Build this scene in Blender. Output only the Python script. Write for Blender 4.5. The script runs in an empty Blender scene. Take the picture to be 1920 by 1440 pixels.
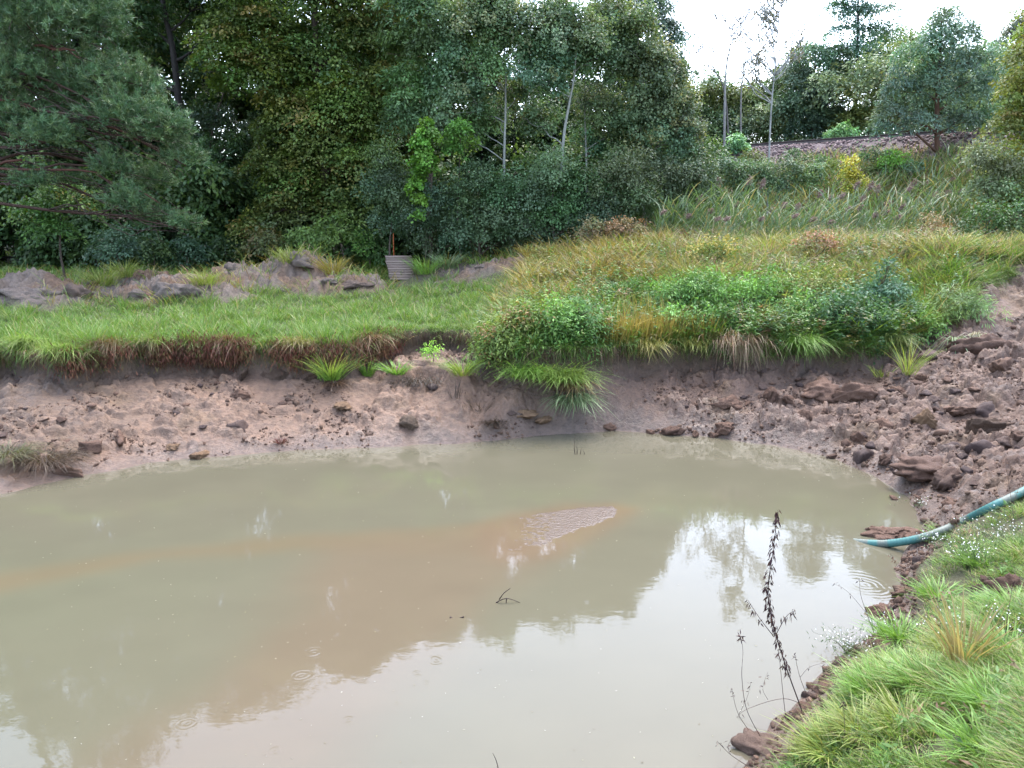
import bpy, bmesh, math
import numpy as np
from math import radians, sin, cos, pi
C = bpy.context.scene
COL = C.collection

# ------------------------------------------------------------------ camera
CAM_Z = 4.2
FPX = 1420.0
PITCH = math.atan(290.0 / FPX)
cd = bpy.data.cameras.new('camera'); cam = bpy.data.objects.new('camera', cd); COL.objects.link(cam)
cam.location = (0, 0, CAM_Z); cam.rotation_euler = (pi / 2 - PITCH, 0, 0)
cd.sensor_width = 36; cd.lens = FPX / 1920 * 36; cd.clip_end = 2000; cd.clip_start = 0.05
C.camera = cam
# ------------------------------------------------------------------ sky and light (overcast)
SUN_EL, SUN_AZ = radians(65), radians(25)
w = bpy.data.worlds.new('World'); C.world = w; w.use_nodes = True
nt = w.node_tree; nt.nodes.clear()
sky = nt.nodes.new('ShaderNodeTexSky'); sky.sky_type = 'NISHITA'; sky.sun_disc = False
sky.sun_elevation = SUN_EL; sky.sun_rotation = SUN_AZ; sky.air_density = 1.0; sky.dust_density = 2.2; sky.ozone_density = 1.0
hs = nt.nodes.new('ShaderNodeHueSaturation'); hs.inputs['Saturation'].default_value = 0.78
bg = nt.nodes.new('ShaderNodeBackground'); bg.inputs['Strength'].default_value = 0.15
wo = nt.nodes.new('ShaderNodeOutputWorld')
nt.links.new(sky.outputs[0], hs.inputs['Color']); nt.links.new(hs.outputs[0], bg.inputs[0]); nt.links.new(bg.outputs[0], wo.inputs[0])
sl = bpy.data.lights.new('sun', 'SUN'); sl.energy = 0.5; sl.angle = radians(40); sl.color = (1, .97, .93)
so = bpy.data.objects.new('sun', sl); COL.objects.link(so)
so.rotation_euler = (pi / 2 - SUN_EL, 0, pi - SUN_AZ)
C.view_settings.view_transform = 'Standard'; C.view_settings.look = 'None'
C.view_settings.exposure = 2.92; C.view_settings.gamma = 1
EARTH = .46     # wet earth is dark
cy = C.cycles
cy.max_bounces = 5; cy.diffuse_bounces = 3; cy.glossy_bounces = 3; cy.transmission_bounces = 3; cy.transparent_max_bounces = 4
cy.use_denoising = True

# ------------------------------------------------------------------ maths helpers
rng = np.random.default_rng(7)
CP, SP = cos(PITCH), sin(PITCH)
def ray(px, py):
    u = (np.asarray(px, float) - 960) / FPX; v = (720 - np.asarray(py, float)) / FPX
    return np.stack([u, CP + v * SP, -SP + v * CP], -1)
def at_z(px, py, z=0.0):
    d = ray(px, py); t = (z - CAM_Z) / d[..., 2:3]
    return np.array([0, 0, CAM_Z]) + d * t
def at_y(px, py, Y):
    d = ray(px, py); return np.array([0, 0, CAM_Z]) + d * (Y / d[..., 1:2])
def proj(P):
    x, y, z = P[..., 0], P[..., 1], P[..., 2] - CAM_Z
    dep = y * CP - z * SP; up = y * SP + z * CP
    dep = np.maximum(dep, .01)
    return 960 + FPX * x / dep, 720 - FPX * up / dep
def hsh(ix, iy, s):
    h = (ix.astype(np.int64) * 374761393 + iy.astype(np.int64) * 668265263 + s * 974634777) & 0xffffffff
    h = ((h ^ (h >> 13)) * 1274126177) & 0xffffffff
    h = ((h ^ (h >> 16)) * 2246822519) & 0xffffffff
    return ((h ^ (h >> 15)) & 0xffffff) / float(0xffffff)
def vn(x, y, s=0):
    x = np.asarray(x, float); y = np.asarray(y, float)
    ix = np.floor(x); iy = np.floor(y); fx = x - ix; fy = y - iy
    fx = fx * fx * fx * (fx * (fx * 6 - 15) + 10); fy = fy * fy * fy * (fy * (fy * 6 - 15) + 10)
    a = hsh(ix, iy, s); b = hsh(ix + 1, iy, s); c = hsh(ix, iy + 1, s); d = hsh(ix + 1, iy + 1, s)
    return (a + (b - a) * fx) * (1 - fy) + (c + (d - c) * fx) * fy
def fbm(x, y, s=0, o=4, g=.5):
    v = 0; a = 1; t = 0
    for i in range(o):
        v = v + a * vn(x * 2 ** i + 17.3 * i, y * 2 ** i - 9.1 * i, s + i); t += a; a *= g
    return v / t
def worley(x, y, s=0):
    ix = np.floor(x); iy = np.floor(y)
    f1 = np.full(np.shape(x), 9.); f2 = f1.copy(); cid = np.zeros(np.shape(x))
    for dx in (-1, 0, 1):
        for dy in (-1, 0, 1):
            cx = ix + dx + hsh(ix + dx, iy + dy, s); cyy = iy + dy + hsh(ix + dx, iy + dy, s + 5)
            d = np.hypot(cx - x, cyy - y); k = hsh(ix + dx, iy + dy, s + 9)
            m = d < f1; f2 = np.where(m, f1, np.minimum(f2, d)); f1 = np.where(m, d, f1); cid = np.where(m, k, cid)
    return f1, f2, cid
def sstep(a, b, x):
    t = np.clip((x - a) / (b - a), 0, 1); return t * t * (3 - 2 * t)
def poly_sd(x, y, P):
    """signed distance, negative inside"""
    x = np.asarray(x, float); y = np.asarray(y, float)
    d = np.full(x.shape, 1e9); ins = np.zeros(x.shape, bool)
    n = len(P)
    for i in range(n):
        ax, ay = P[i]; bx, by = P[(i + 1) % n]
        ex, ey = bx - ax, by - ay; L = ex * ex + ey * ey + 1e-12
        t = np.clip(((x - ax) * ex + (y - ay) * ey) / L, 0, 1)
        d = np.minimum(d, (x - ax - t * ex) ** 2 + (y - ay - t * ey) ** 2)
        c = (ay > y) != (by > y)
        if abs(by - ay) > 1e-12:
            ins ^= c & (x < (bx - ax) * (y - ay) / (by - ay) + ax)
    d = np.sqrt(d); return np.where(ins, -d, d)
def unit(v):
    return v / np.maximum(np.linalg.norm(v, axis=-1, keepdims=True), 1e-9)

# ------------------------------------------------------------------ object helpers
def tag(o, label=None, cat=None, group=None, kind=None):
    if label: o['label'] = label
    if cat: o['category'] = cat
    if group: o['group'] = group
    if kind: o['kind'] = kind
    return o
def link(name, me, parent=None, loc=None):
    o = bpy.data.objects.new(name, me); COL.objects.link(o)
    if parent is not None: o.parent = parent
    if loc is not None: o.location = loc
    return o
def thing(name, label, cat, loc, group=None):
    o = bpy.data.objects.new(name, None); COL.objects.link(o); o.empty_display_size = .2
    o.location = [float(a) for a in loc]; return tag(o, label, cat, group)
def mesh_np(name, V, F, mat, colr=None, smooth=False):
    """V (n,3); F list of int arrays (m,k) all same k or a list of those arrays"""
    if isinstance(F, np.ndarray): F = [F]
    me = bpy.data.meshes.new(name)
    nv = len(V); loops = np.concatenate([f.reshape(-1) for f in F]) if F else np.zeros(0, int)
    tot = np.concatenate([np.full(len(f), f.shape[1]) for f in F])
    st = np.concatenate([[0], np.cumsum(tot)[:-1]])
    me.vertices.add(nv); me.vertices.foreach_set('co', np.ascontiguousarray(V, np.float32).ravel())
    me.loops.add(len(loops)); me.loops.foreach_set('vertex_index', loops.astype(np.int32))
    me.polygons.add(len(tot)); me.polygons.foreach_set('loop_start', st.astype(np.int32))
    me.update(calc_edges=True)
    if smooth: me.polygons.foreach_set('use_smooth', np.ones(len(tot), bool))
    if colr is not None:
        a = me.color_attributes.new('Col', 'FLOAT_COLOR', 'POINT')
        c = np.ones((nv, 4), np.float32); c[:, :colr.shape[1]] = colr; a.data.foreach_set('color', c.ravel())
    me.materials.append(mat); me.validate(); return me
class MB:
    def __init__(s): s.V = []; s.F3 = []; s.F4 = []; s.C = []; s.n = 0
    def add(s, V, F, c=None):
        V = np.asarray(V, float); F = np.asarray(F, int)
        (s.F3 if F.shape[1] == 3 else s.F4).append(F + s.n); s.V.append(V); s.n += len(V)
        c = np.array([.2, .2, .2]) if c is None else np.asarray(c, float)
        s.C.append(np.broadcast_to(c, (len(V), 3)))
    def tube(s, P, R, k=6, c=None, cap=True):
        P = np.asarray(P, float); n = len(P); R = np.broadcast_to(np.asarray(R, float), (n,))
        T = np.gradient(P, axis=0); T = unit(T)
        ref = np.array([0, 0, 1.]) if abs(T[0, 2]) < .9 else np.array([1., 0, 0])
        A = unit(np.cross(T, ref)); B = np.cross(T, A)
        th = np.arange(k) / k * 2 * pi
        V = P[:, None] + R[:, None, None] * (A[:, None] * np.cos(th)[None, :, None] + B[:, None] * np.sin(th)[None, :, None])
        i = np.arange(n - 1)[:, None]; j = np.arange(k)[None]
        F = np.stack([i * k + j, i * k + (j + 1) % k, (i + 1) * k + (j + 1) % k, (i + 1) * k + j], -1).reshape(-1, 4)
        V = V.reshape(-1, 3)
        if cap:
            V = np.vstack([V, P[:1], P[-1:]])
            s_ = len(V) - 2
            f3 = [[s_, (j + 1) % k, j] for j in range(k)] + [[s_ + 1, (n - 1) * k + j, (n - 1) * k + (j + 1) % k] for j in range(k)]
            s.F3.append(np.array(f3) + s.n)
        s.add(V, F, c)
    def box(s, c0, sz, rot=None, c=None):
        v = np.array([[x, y, z] for x in (-.5, .5) for y in (-.5, .5) for z in (-.5, .5)]) * np.asarray(sz, float)
        if rot is not None: v = v @ np.asarray(rot, float).T
        s.add(v + np.asarray(c0, float), [[0, 1, 3, 2], [4, 6, 7, 5], [0, 4, 5, 1], [2, 3, 7, 6], [0, 2, 6, 4], [1, 5, 7, 3]], c)
    def mesh(s, name, mat, smooth=False):
        F = []
        if s.F3: F.append(np.concatenate(s.F3))
        if s.F4: F.append(np.concatenate(s.F4))
        return mesh_np(name, np.concatenate(s.V), F, mat, np.concatenate(s.C), smooth)
def rotz(a): return np.array([[cos(a), -sin(a), 0], [sin(a), cos(a), 0], [0, 0, 1]])
def rotx(a): return np.array([[1, 0, 0], [0, cos(a), -sin(a)], [0, sin(a), cos(a)]])

# ------------------------------------------------------------------ materials
def new_mat(name):
    m = bpy.data.materials.new(name); m.use_nodes = True; t = m.node_tree
    for n in list(t.nodes): t.nodes.remove(n)
    out = t.nodes.new('ShaderNodeOutputMaterial'); b = t.nodes.new('ShaderNodeBsdfPrincipled')
    t.links.new(b.outputs[0], out.inputs[0]); return m, t, b, out
def N(t, kind, **kw):
    n = t.nodes.new(kind)
    for k, v in kw.items():
        if k in ('operation', 'blend_type', 'data_type', 'attribute_name', 'feature', 'noise_dimensions', 'voronoi_dimensions', 'vector_type', 'interpolation_type', 'clamp', 'use_clamp', 'distance_metric'): setattr(n, k, v)
    return n
def leaf_mat(name, trans=.3, rough=.5, spec=.32):
    m, t, b, out = new_mat(name)
    a = N(t, 'ShaderNodeAttribute', attribute_name='Col')
    t.links.new(a.outputs['Color'], b.inputs['Base Color'])
    b.inputs['Roughness'].default_value = rough; b.inputs['Specular IOR Level'].default_value = spec
    tr = N(t, 'ShaderNodeBsdfTranslucent'); mx = N(t, 'ShaderNodeMixShader'); mx.inputs[0].default_value = trans
    g = N(t, 'ShaderNodeMix', data_type='RGBA', blend_type='MULTIPLY'); g.inputs[0].default_value = 1
    t.links.new(a.outputs['Color'], g.inputs[6]); g.inputs[7].default_value = (1.3, 1.3, .7, 1)
    t.links.new(g.outputs[2], tr.inputs[0])
    t.links.new(b.outputs[0], mx.inputs[1]); t.links.new(tr.outputs[0], mx.inputs[2]); t.links.new(mx.outputs[0], out.inputs[0])
    return m
M_LEAF = leaf_mat('leaf'); M_GRASS = leaf_mat('grass_blade', .35, .45, .4); M_NEEDLE = leaf_mat('pine_needle', .12, .45, .4)
M_DEAD = leaf_mat('dry_plant', .1, .7, .15)
def bump_mat(name, scale, strength, rough, dist=.02, spec=.4, colvar=.35, detail=8, stretch=None):
    m, t, b, out = new_mat(name)
    a = N(t, 'ShaderNodeAttribute', attribute_name='Col')
    tc = N(t, 'ShaderNodeTexCoord'); src = tc.outputs['Object']
    if stretch:
        mp = N(t, 'ShaderNodeMapping'); mp.inputs['Scale'].default_value = stretch
        t.links.new(src, mp.inputs[0]); src = mp.outputs[0]
    n1 = N(t, 'ShaderNodeTexNoise'); n1.inputs['Scale'].default_value = scale; n1.inputs['Detail'].default_value = detail; n1.inputs['Roughness'].default_value = .65
    t.links.new(src, n1.inputs['Vector'])
    mr = N(t, 'ShaderNodeMapRange'); mr.inputs[1].default_value = .25; mr.inputs[2].default_value = .75
    mr.inputs[3].default_value = 1 - colvar; mr.inputs[4].default_value = 1 + colvar
    t.links.new(n1.outputs[0], mr.inputs[0])
    vm = N(t, 'ShaderNodeVectorMath', operation='SCALE'); t.links.new(a.outputs['Color'], vm.inputs[0]); t.links.new(mr.outputs[0], vm.inputs['Scale'])
    t.links.new(vm.outputs[0], b.inputs['Base Color'])
    b.inputs['Roughness'].default_value = rough; b.inputs['Specular IOR Level'].default_value = spec
    bp = N(t, 'ShaderNodeBump'); bp.inputs['Strength'].default_value = strength; bp.inputs['Distance'].default_value = dist
    t.links.new(n1.outputs[0], bp.inputs['Height']); t.links.new(bp.outputs[0], b.inputs['Normal'])
    return m
M_BARK = bump_mat('bark', 14, .8, .85, .03, .2, .4, stretch=(1, 1, .25))
M_CLOD = bump_mat('clod_mud', 22, .9, .68, .04, .2, .4)
M_WOOD = bump_mat('weathered_wood', 18, .4, .75, .01, .25, .3, stretch=(.2, 2, 2))
M_STONE = bump_mat('ballast_stone', 25, .5, .85, .01, .25, .3)
M_RAIL = bump_mat('rusty_rail', 20, .3, .6, .004, .5, .3)
M_HOSE = bump_mat('hose_plastic', 30, .2, .5, .004, .3, .2)

# ------------------------------------------------------------------ terrain
SH_PX = [(-420, 1010), (-200, 965), (0, 926), (140, 895), (280, 868), (500, 848), (700, 838), (860, 832), (930, 826), (1010, 816), (1150, 808), (1330, 820), (1450, 835), (1560, 858), (1650, 895), (1708, 938), (1738, 985), (1712, 1030), (1692, 1062), (1690, 1098), (1655, 1150), (1650, 1180), (1590, 1225), (1520, 1300), (1440, 1370), (1400, 1440)]
SHORE = [tuple(at_z(a, b, 0)[:2]) for a, b in SH_PX]
SHORE = [(-60, SHORE[0][1] - 2.0)] + SHORE + [(1.45, 4.6), (.7, 3.9), (-1, 3.6), (-60, 3.0)]
LIP_PX = [(-420, 668, 1.7), (-200, 660, 1.7), (0, 652, 1.7), (120, 662, 1.7), (200, 655, 1.7), (300, 648, 1.7), (420, 643, 1.7), (560, 648, 1.7), (650, 650, 1.68), (720, 636, 1.68), (745, 628, 1.7), (800, 625, 1.7), (860, 627, 1.7), (893, 636, 1.65), (905, 655, 1.6), (980, 668, 1.55), (1070, 672, 1.5), (1130, 668, 1.5), (1200, 656, 1.55), (1280, 645, 1.62), (1330, 640, 1.7), (1420, 644, 1.7), (1520, 642, 1.72), (1620, 640, 1.75), (1700, 632, 1.8), (1760, 612, 1.9), (1830, 596, 2.0), (1900, 570, 2.2)]
LIP = [tuple(at_z(a, b, z)[:2]) for a, b, z in LIP_PX]
LIP = [(-60, LIP[0][1])] + LIP + [(13.0, 16.2), (13.2, 12.5), (10.5, 10.3), (7.6, 9.6), (6.1, 9.25), (5.45, 9.0), (5.1, 8.55), (4.85, 8.2), (4.35, 7.65), (4.2, 7.2), (3.55, 6.6), (2.85, 5.95), (2.2, 5.25), (1.9, 4.75), (1.55, 4.4), (.8, 3.7), (-1, 3.4), (-60, 2.8)]
TR_A = at_y(1350, 284, 44)[:2]; ZT = at_y(1350, 284, 44)[2]
_d2 = ray(1650, 264); TR_B = (_d2 * ((ZT - CAM_Z) / _d2[2]))[:2]
TR_D = (TR_B - TR_A) / np.linalg.norm(TR_B - TR_A); TR_N = np.array([TR_D[1], -TR_D[0]])
if TR_N[1] > 0: TR_N = -TR_N                       # towards the camera
def track_off(x, y): return (x - TR_A[0]) * TR_N[0] + (y - TR_A[1]) * TR_N[1]   # >0 = camera side
HEAP = []   # x, y, rx, ry, h
for a, b, Y, rx, ry, h in [(60, 560, 22.5, 1.5, 1.0, .8), (170, 545, 24, .9, .9, .45), (330, 545, 23.5, 1.5, .9, .85), (440, 520, 25.5, 1.3, 1.0, .85),
                           (560, 500, 27.5, 1.4, 1.0, 1.25), (480, 500, 27, 1.6, .9, .7), (610, 540, 25, .9, .7, .5), (670, 540, 25.5, .8, .8, .55),
                           (250, 520, 26, 1.6, 1.0, .55), (850, 510, 28.5, 1.7, 1.0, .38), (930, 500, 27, 1.6, 1.1, .42)]:
    p = at_y(a, b, Y); HEAP.append((p[0], p[1], rx * 1.15, ry * 1.25, h * .92))
def heap_h(x, y):
    v = 0 * x
    for hx, hy, rx, ry, h in HEAP:
        q = ((x - hx) / rx) ** 2 + ((y - hy) / ry) ** 2
        v = np.maximum(v, h * np.exp(-q * .9))
    return v
def land(x, y):
    b = 1.7 + .048 * np.clip(y - 17, 0, 26) + .12 * (fbm(x * .35, y * .35, 3, 3) - .5)
    b = b + .55 * sstep(-2.2, 3.5, x + .25 * (y - 20)) * sstep(17.3, 21.5, y) + .85 * sstep(-1.5, 5, x) * sstep(18.5, 26.5, y)
    b = b + .34 * (fbm(x * .75, y * .75, 6, 3) - .5) * sstep(-1, 2, x) * sstep(18, 20, y) * sstep(34, 30, y)
    b = b + .7 * sstep(8.5, 12.5, x) * sstep(13, 19, y) * (1 - sstep(21, 26, y))
    b = b + heap_h(x, y) * (1 + .5 * (fbm(x * 2.3, y * 2.3, 11, 3) - .5))
    t = track_off(x, y)
    emb = ZT - .18 - .62 * np.maximum(np.abs(t) - 2.2, 0)
    emb = np.where(t < 0, np.maximum(emb, ZT - 3), emb)
    k = .6; m = np.maximum(b, emb); b = np.where(np.abs(b - emb) < k, m + (k - np.abs(b - emb)) ** 2 / (4 * k), m)
    return b
BULGE = at_z(1060, 715, .75)[:2]
def tilted(x, y, s, edge):
    ix = np.floor(x); iy = np.floor(y); f1 = np.full(x.shape, 9.); f2 = f1.copy(); h = 0 * x
    for dx in (-1, 0, 1):
        for dy in (-1, 0, 1):
            a = ix + dx; b_ = iy + dy; ox = x - a - hsh(a, b_, s); oy = y - b_ - hsh(a, b_, s + 5); d = np.hypot(ox, oy * 1.2)
            v = hsh(a, b_, s + 9) + ox * (hsh(a, b_, s + 13) - .5) * 1.8 + oy * (hsh(a, b_, s + 17) - .25) * 1.8
            m = d < f1; f2 = np.where(m, f1, np.minimum(f2, d)); f1 = np.where(m, d, f1); h = np.where(m, v, h)
    return h * sstep(0, edge, f2 - f1)
def terrain(x, y, fine=True):
    x = np.asarray(x, float); y = np.asarray(y, float)
    near = (np.abs(x) < 62) & (y < 24) & (y > 0)
    sd = np.full(x.shape, 30.); ld = np.full(x.shape, 30.)
    if near.any():
        sd[near] = poly_sd(x[near], y[near], SHORE); ld[near] = poly_sd(x[near], y[near], LIP)
    sd = sd + .10 * (fbm(x * 1.7, y * 1.7, 21, 3) - .5) * 2
    ld2 = ld + .22 * (fbm(x * 1.1, y * 1.1, 31, 4) - .5) * 2 + .05 * (vn(x * 7, y * 7, 35) - .5)
    nearbank = sstep(9.9, 8.7, y - .10 * np.maximum(x - 5, 0)) * sstep(-9, 9, 9 - y + 9)
    L = land(x, y)
    nb = .22 + .52 * np.maximum(sd, 0); nb = np.minimum(nb, 2.6 + .05 * fbm(x, y, 4, 2))
    L = L * (1 - nearbank) + nb * nearbank
    right = sstep(1.5, 4.5, x)
    scarp = .72 - .12 * fbm(x * 1.3, y * 1.3, 37, 2) - .50 * sstep(7, 11, x)
    top_ = np.where(nearbank > .5, .12, L - scarp)
    f = np.clip(sd / np.maximum(sd - np.minimum(ld, 0), .05), 0, 1)
    pit = np.where(sd < 0, np.maximum(.35 * sd, -.6), top_ * f ** (.95 - .1 * right))
    notch = sstep(-3.0, -2.6, x) * sstep(-.7, -1.05, x)
    zs = .8 * np.minimum(f / .62, 1) + .32 * sstep(.60, .66, f + .10 * (fbm(x * 2.2, y * 2.2, 33, 3) - .5)) + .1 * f
    pit = np.where(sd > 0, pit * (1 - notch) + zs * notch, pit)
    pit = pit + .15 * np.exp(-(((x - BULGE[0]) / .55) ** 2 + ((y - BULGE[1]) / .5) ** 2))
    if fine:
        amp = sstep(-.02, .5, sd)
        b = .09 * (fbm(x * 2.2, y * 2.2, 41, 5, .55) - .5)
        wx_ = .9 * fbm(x * 1.8, y * 1.8, 51, 3); wy_ = .9 * fbm(x * 1.8, y * 1.8, 57, 3)
        clod = tilted(x * 1.9 + wx_, y * 2.4 + wy_, 60, .16)
        clod2 = tilted(x * 5.2 + wy_ * 2, y * 6 + wx_ * 2, 80, .2)
        clod3 = tilted(x * 10 + wy_ * 3, y * 11 + wx_ * 3, 95, .25)
        pat = sstep(.40, .56, fbm(x * .8, y * .8, 66, 3) + .09 * right + .04)
        pit = pit + amp * (b * (.6 + right) + pat * (clod * (.055 + .13 * right) + clod2 * (.035 + .055 * right) + clod3 * (.012 + .02 * right)))
        pit = pit + amp * .11 * (1 - right) * sstep(.5, .72, fbm(x * 3, y * 3.6, 91, 4, .65))
    e = sstep(-.07, .08, ld2)
    z = np.minimum(pit, L + .03) * (1 - e) + L * e
    return z, sd, ld2, nearbank
HX = np.concatenate([-np.geomspace(400, 22.2, 70), np.arange(-22, -15, .1), np.arange(-15, 13.5, .033), np.arange(13.5, 24, .11), np.geomspace(24.2, 400, 70)])
HY = np.concatenate([-np.geomspace(200, 3, 26), np.arange(-2.6, 3, .3), np.arange(3, 9, .05), np.arange(9, 18.5, .033), np.arange(18.5, 30, .09), np.arange(30, 50, .25), np.geomspace(50.5, 500, 60)])
GX, GY = np.meshgrid(HX, HY)
TZ, TSD, TLD, TNB = terrain(GX, GY)
hp = heap_h(GX, GY) * (TLD > 0)
spoil = sstep(10.0, 11.2, GX - .35 * (GY - 17)) * sstep(11, 13.5, GY) * sstep(23, 19, GY) * (TLD > -.4)
rough_soil = sstep(.10, .30, hp + .25 * (fbm(GX * 1.2, GY * 1.2, 133, 3) - .5) * (hp > .03))
_w = .8 * fbm(GX * 1.6, GY * 1.6, 125, 3); _rs = np.maximum(rough_soil, spoil)
TZ = TZ + spoil * .45 * np.exp(-(((GX - 11.9) / .9) ** 2 + ((GY - 18.2) / .9) ** 2))
TZ = TZ + _rs * (.20 * (fbm(GX * 2.4, GY * 2.4, 131, 5, .62) - .5) + .15 * (tilted(GX * 2.1 + _w, GY * 2.4 + _w, 120, .12) - .2) + .09 * tilted(GX * 4.6 + _w * 2, GY * 5, 128, .2) + .04 * tilted(GX * 9 + _w * 3, GY * 10, 129, .25))
def H(x, y):
    x = np.asarray(x, float); y = np.asarray(y, float)
    i = np.clip(np.searchsorted(HX, x) - 1, 0, len(HX) - 2); j = np.clip(np.searchsorted(HY, y) - 1, 0, len(HY) - 2)
    fx = np.clip((x - HX[i]) / (HX[i + 1] - HX[i]), 0, 1); fy = np.clip((y - HY[j]) / (HY[j + 1] - HY[j]), 0, 1)
    return (TZ[j, i] * (1 - fx) + TZ[j, i + 1] * fx) * (1 - fy) + (TZ[j + 1, i] * (1 - fx) + TZ[j + 1, i + 1] * fx) * fy
def near_at(A, x, y):
    i = np.clip(np.searchsorted(HX, x), 0, len(HX) - 1); j = np.clip(np.searchsorted(HY, y), 0, len(HY) - 1)
    return A[j, i]
def gp(px, py, tmin=4.0):
    """first point of the ground under a pixel"""
    d = ray(px, py); t = np.arange(tmin, 70, .01)
    P = np.array([0, 0, CAM_Z]) + d * t[:, None]
    hit = np.nonzero(P[:, 2] <= np.maximum(H(P[:, 0], P[:, 1]), 0))[0]
    return P[hit[0]] if len(hit) else P[-1]
# ground colours by kind of ground, plus shade painted below the lip
mud = np.stack([.31 + 0 * GX, .180 + 0 * GX, .112 + 0 * GX], -1)
def mixc(c, col, f): return c * (1 - f[..., None]) + np.asarray(col) * f[..., None]
PXg, PYg = proj(np.stack([GX, GY, TZ], -1))
mud = mixc(mud, (.20, .112, .074), sstep(-1.5, 3.5, GX + fbm(GX, GY, 203, 2)) * .8)
mud = mixc(mud, (.20, .125, .08), sstep(-5.5, -9.5, GX + .8 * (fbm(GX * .7, GY * .7, 201, 3) - .5) * 4) * sstep(.3, 1.6, TSD) * .8)
mud = mixc(mud, (.24, .14, .07), sstep(.60, .72, fbm(GX * 1.1, GY * 1.3, 205, 4)) * .6)
mud = mixc(mud, (.125, .074, .054), sstep(.52, .66, fbm(GX * 2.3, GY * 2.9, 211, 5, .6)) * (.35 + .35 * sstep(0, 5, GX)))
mud = mixc(mud, (.24, .175, .14), sstep(.55, .05, TSD) * .6)
mud = mixc(mud, (.125, .075, .05), sstep(-.45, -.05, TLD + .25 * (fbm(GX * 2, GY * 2, 215, 3) - .5)) * (TNB < .5) * .7)  # shade below the overhanging edge, painted as darker mud
sod = mixc(np.stack([.075 + 0 * GX, .085 + 0 * GX, .03 + 0 * GX], -1), (.12, .10, .05), fbm(GX * 1.5, GY * 1.5, 221, 4))
soil = mixc(np.stack([.195 + 0 * GX, .150 + 0 * GX, .122 + 0 * GX], -1), (.19, .12, .08), sstep(.45, .6, fbm(GX * .9, GY * .9, 231, 3)))
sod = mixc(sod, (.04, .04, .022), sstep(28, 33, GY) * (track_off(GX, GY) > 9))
g = mixc(sod, 0, 0 * GX) * (1 - rough_soil[..., None]) + soil * rough_soil[..., None]
g = mixc(g, (.19, .125, .095), spoil)
for a, b, r in [(1030, 540, 1.0), (1160, 542, 1.0), (850, 505, .9), (560, 300, .1)]:
    q = gp(a, b); g = mixc(g, (.16, .115, .095), np.exp(-(((GX - q[0]) / r) ** 2 + ((GY - q[1]) / r) ** 2)) * .9)
toff = track_off(GX, GY); bal = sstep(4.15, 3.85, np.abs(toff) + .35 * (fbm(GX, GY, 241, 3) - .5))
g = mixc(g, (.16, .12, .12), bal)
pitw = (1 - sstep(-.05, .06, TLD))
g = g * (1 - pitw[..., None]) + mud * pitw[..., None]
wet = np.clip(pitw * (.45 + .55 * sstep(1.1, .0, TSD)), 0, 1)
ground_col = np.concatenate([g * np.where(pitw > .5, EARTH, .62)[..., None], wet[..., None]], -1).reshape(-1, 4)
m, t, b, out = new_mat('ground_earth')
a = N(t, 'ShaderNodeAttribute', attribute_name='Col'); tc = N(t, 'ShaderNodeTexCoord')
n1 = N(t, 'ShaderNodeTexNoise'); n1.inputs['Scale'].default_value = 9; n1.inputs['Detail'].default_value = 12; n1.inputs['Roughness'].default_value = .68
n2 = N(t, 'ShaderNodeTexNoise'); n2.inputs['Scale'].default_value = 2.2; n2.inputs['Detail'].default_value = 8
vo = N(t, 'ShaderNodeTexVoronoi', feature='DISTANCE_TO_EDGE'); vo.inputs['Scale'].default_value = 3.6
wv = N(t, 'ShaderNodeVectorMath', operation='ADD'); sc_ = N(t, 'ShaderNodeVectorMath', operation='SCALE'); sc_.inputs['Scale'].default_value = .25
t.links.new(tc.outputs['Object'], n1.inputs['Vector']); t.links.new(tc.outputs['Object'], n2.inputs['Vector'])
t.links.new(n1.outputs['Color'], sc_.inputs[0]); t.links.new(sc_.outputs[0], wv.inputs[0]); t.links.new(tc.outputs['Object'], wv.inputs[1]); t.links.new(wv.outputs[0], vo.inputs['Vector'])
mr = N(t, 'ShaderNodeMapRange'); mr.inputs[1].default_value = .3; mr.inputs[2].default_value = .7; mr.inputs[3].default_value = .62; mr.inputs[4].default_value = 1.36
t.links.new(n1.outputs[0], mr.inputs[0])
mr2 = N(t, 'ShaderNodeMapRange'); mr2.inputs[1].default_value = .3; mr2.inputs[2].default_value = .7; mr2.inputs[3].default_value = .78; mr2.inputs[4].default_value = 1.2
t.links.new(n2.outputs[0], mr2.inputs[0])
mm = N(t, 'ShaderNodeMath', operation='MULTIPLY'); t.links.new(mr.outputs[0], mm.inputs[0]); t.links.new(mr2.outputs[0], mm.inputs[1])
vm = N(t, 'ShaderNodeVectorMath', operation='SCALE'); t.links.new(a.outputs['Color'], vm.inputs[0]); t.links.new(mm.outputs[0], vm.inputs['Scale'])
t.links.new(vm.outputs[0], b.inputs['Base Color'])
rr = N(t, 'ShaderNodeMapRange'); rr.inputs[3].default_value = .95; rr.inputs[4].default_value = .30
t.links.new(a.outputs['Alpha'], rr.inputs[0]); t.links.new(rr.outputs[0], b.inputs['Roughness'])
bp = N(t, 'ShaderNodeBump'); bp.inputs['Strength'].default_value = .9; bp.inputs['Distance'].default_value = .09
t.links.new(n1.outputs[0], bp.inputs['Height']); t.links.new(bp.outputs[0], b.inputs['Normal'])
M_GROUND = m
nx, ny = len(HX), len(HY)
ii, jj = np.meshgrid(np.arange(nx - 1), np.arange(ny - 1))
q0 = (jj * nx + ii).ravel()
F = np.stack([q0, q0 + 1, q0 + nx + 1, q0 + nx], -1)
me = mesh_np('ground', np.stack([GX, GY, TZ], -1).reshape(-1, 3), F, M_GROUND, ground_col, True)
tag(link('ground', me), kind='structure')

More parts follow.
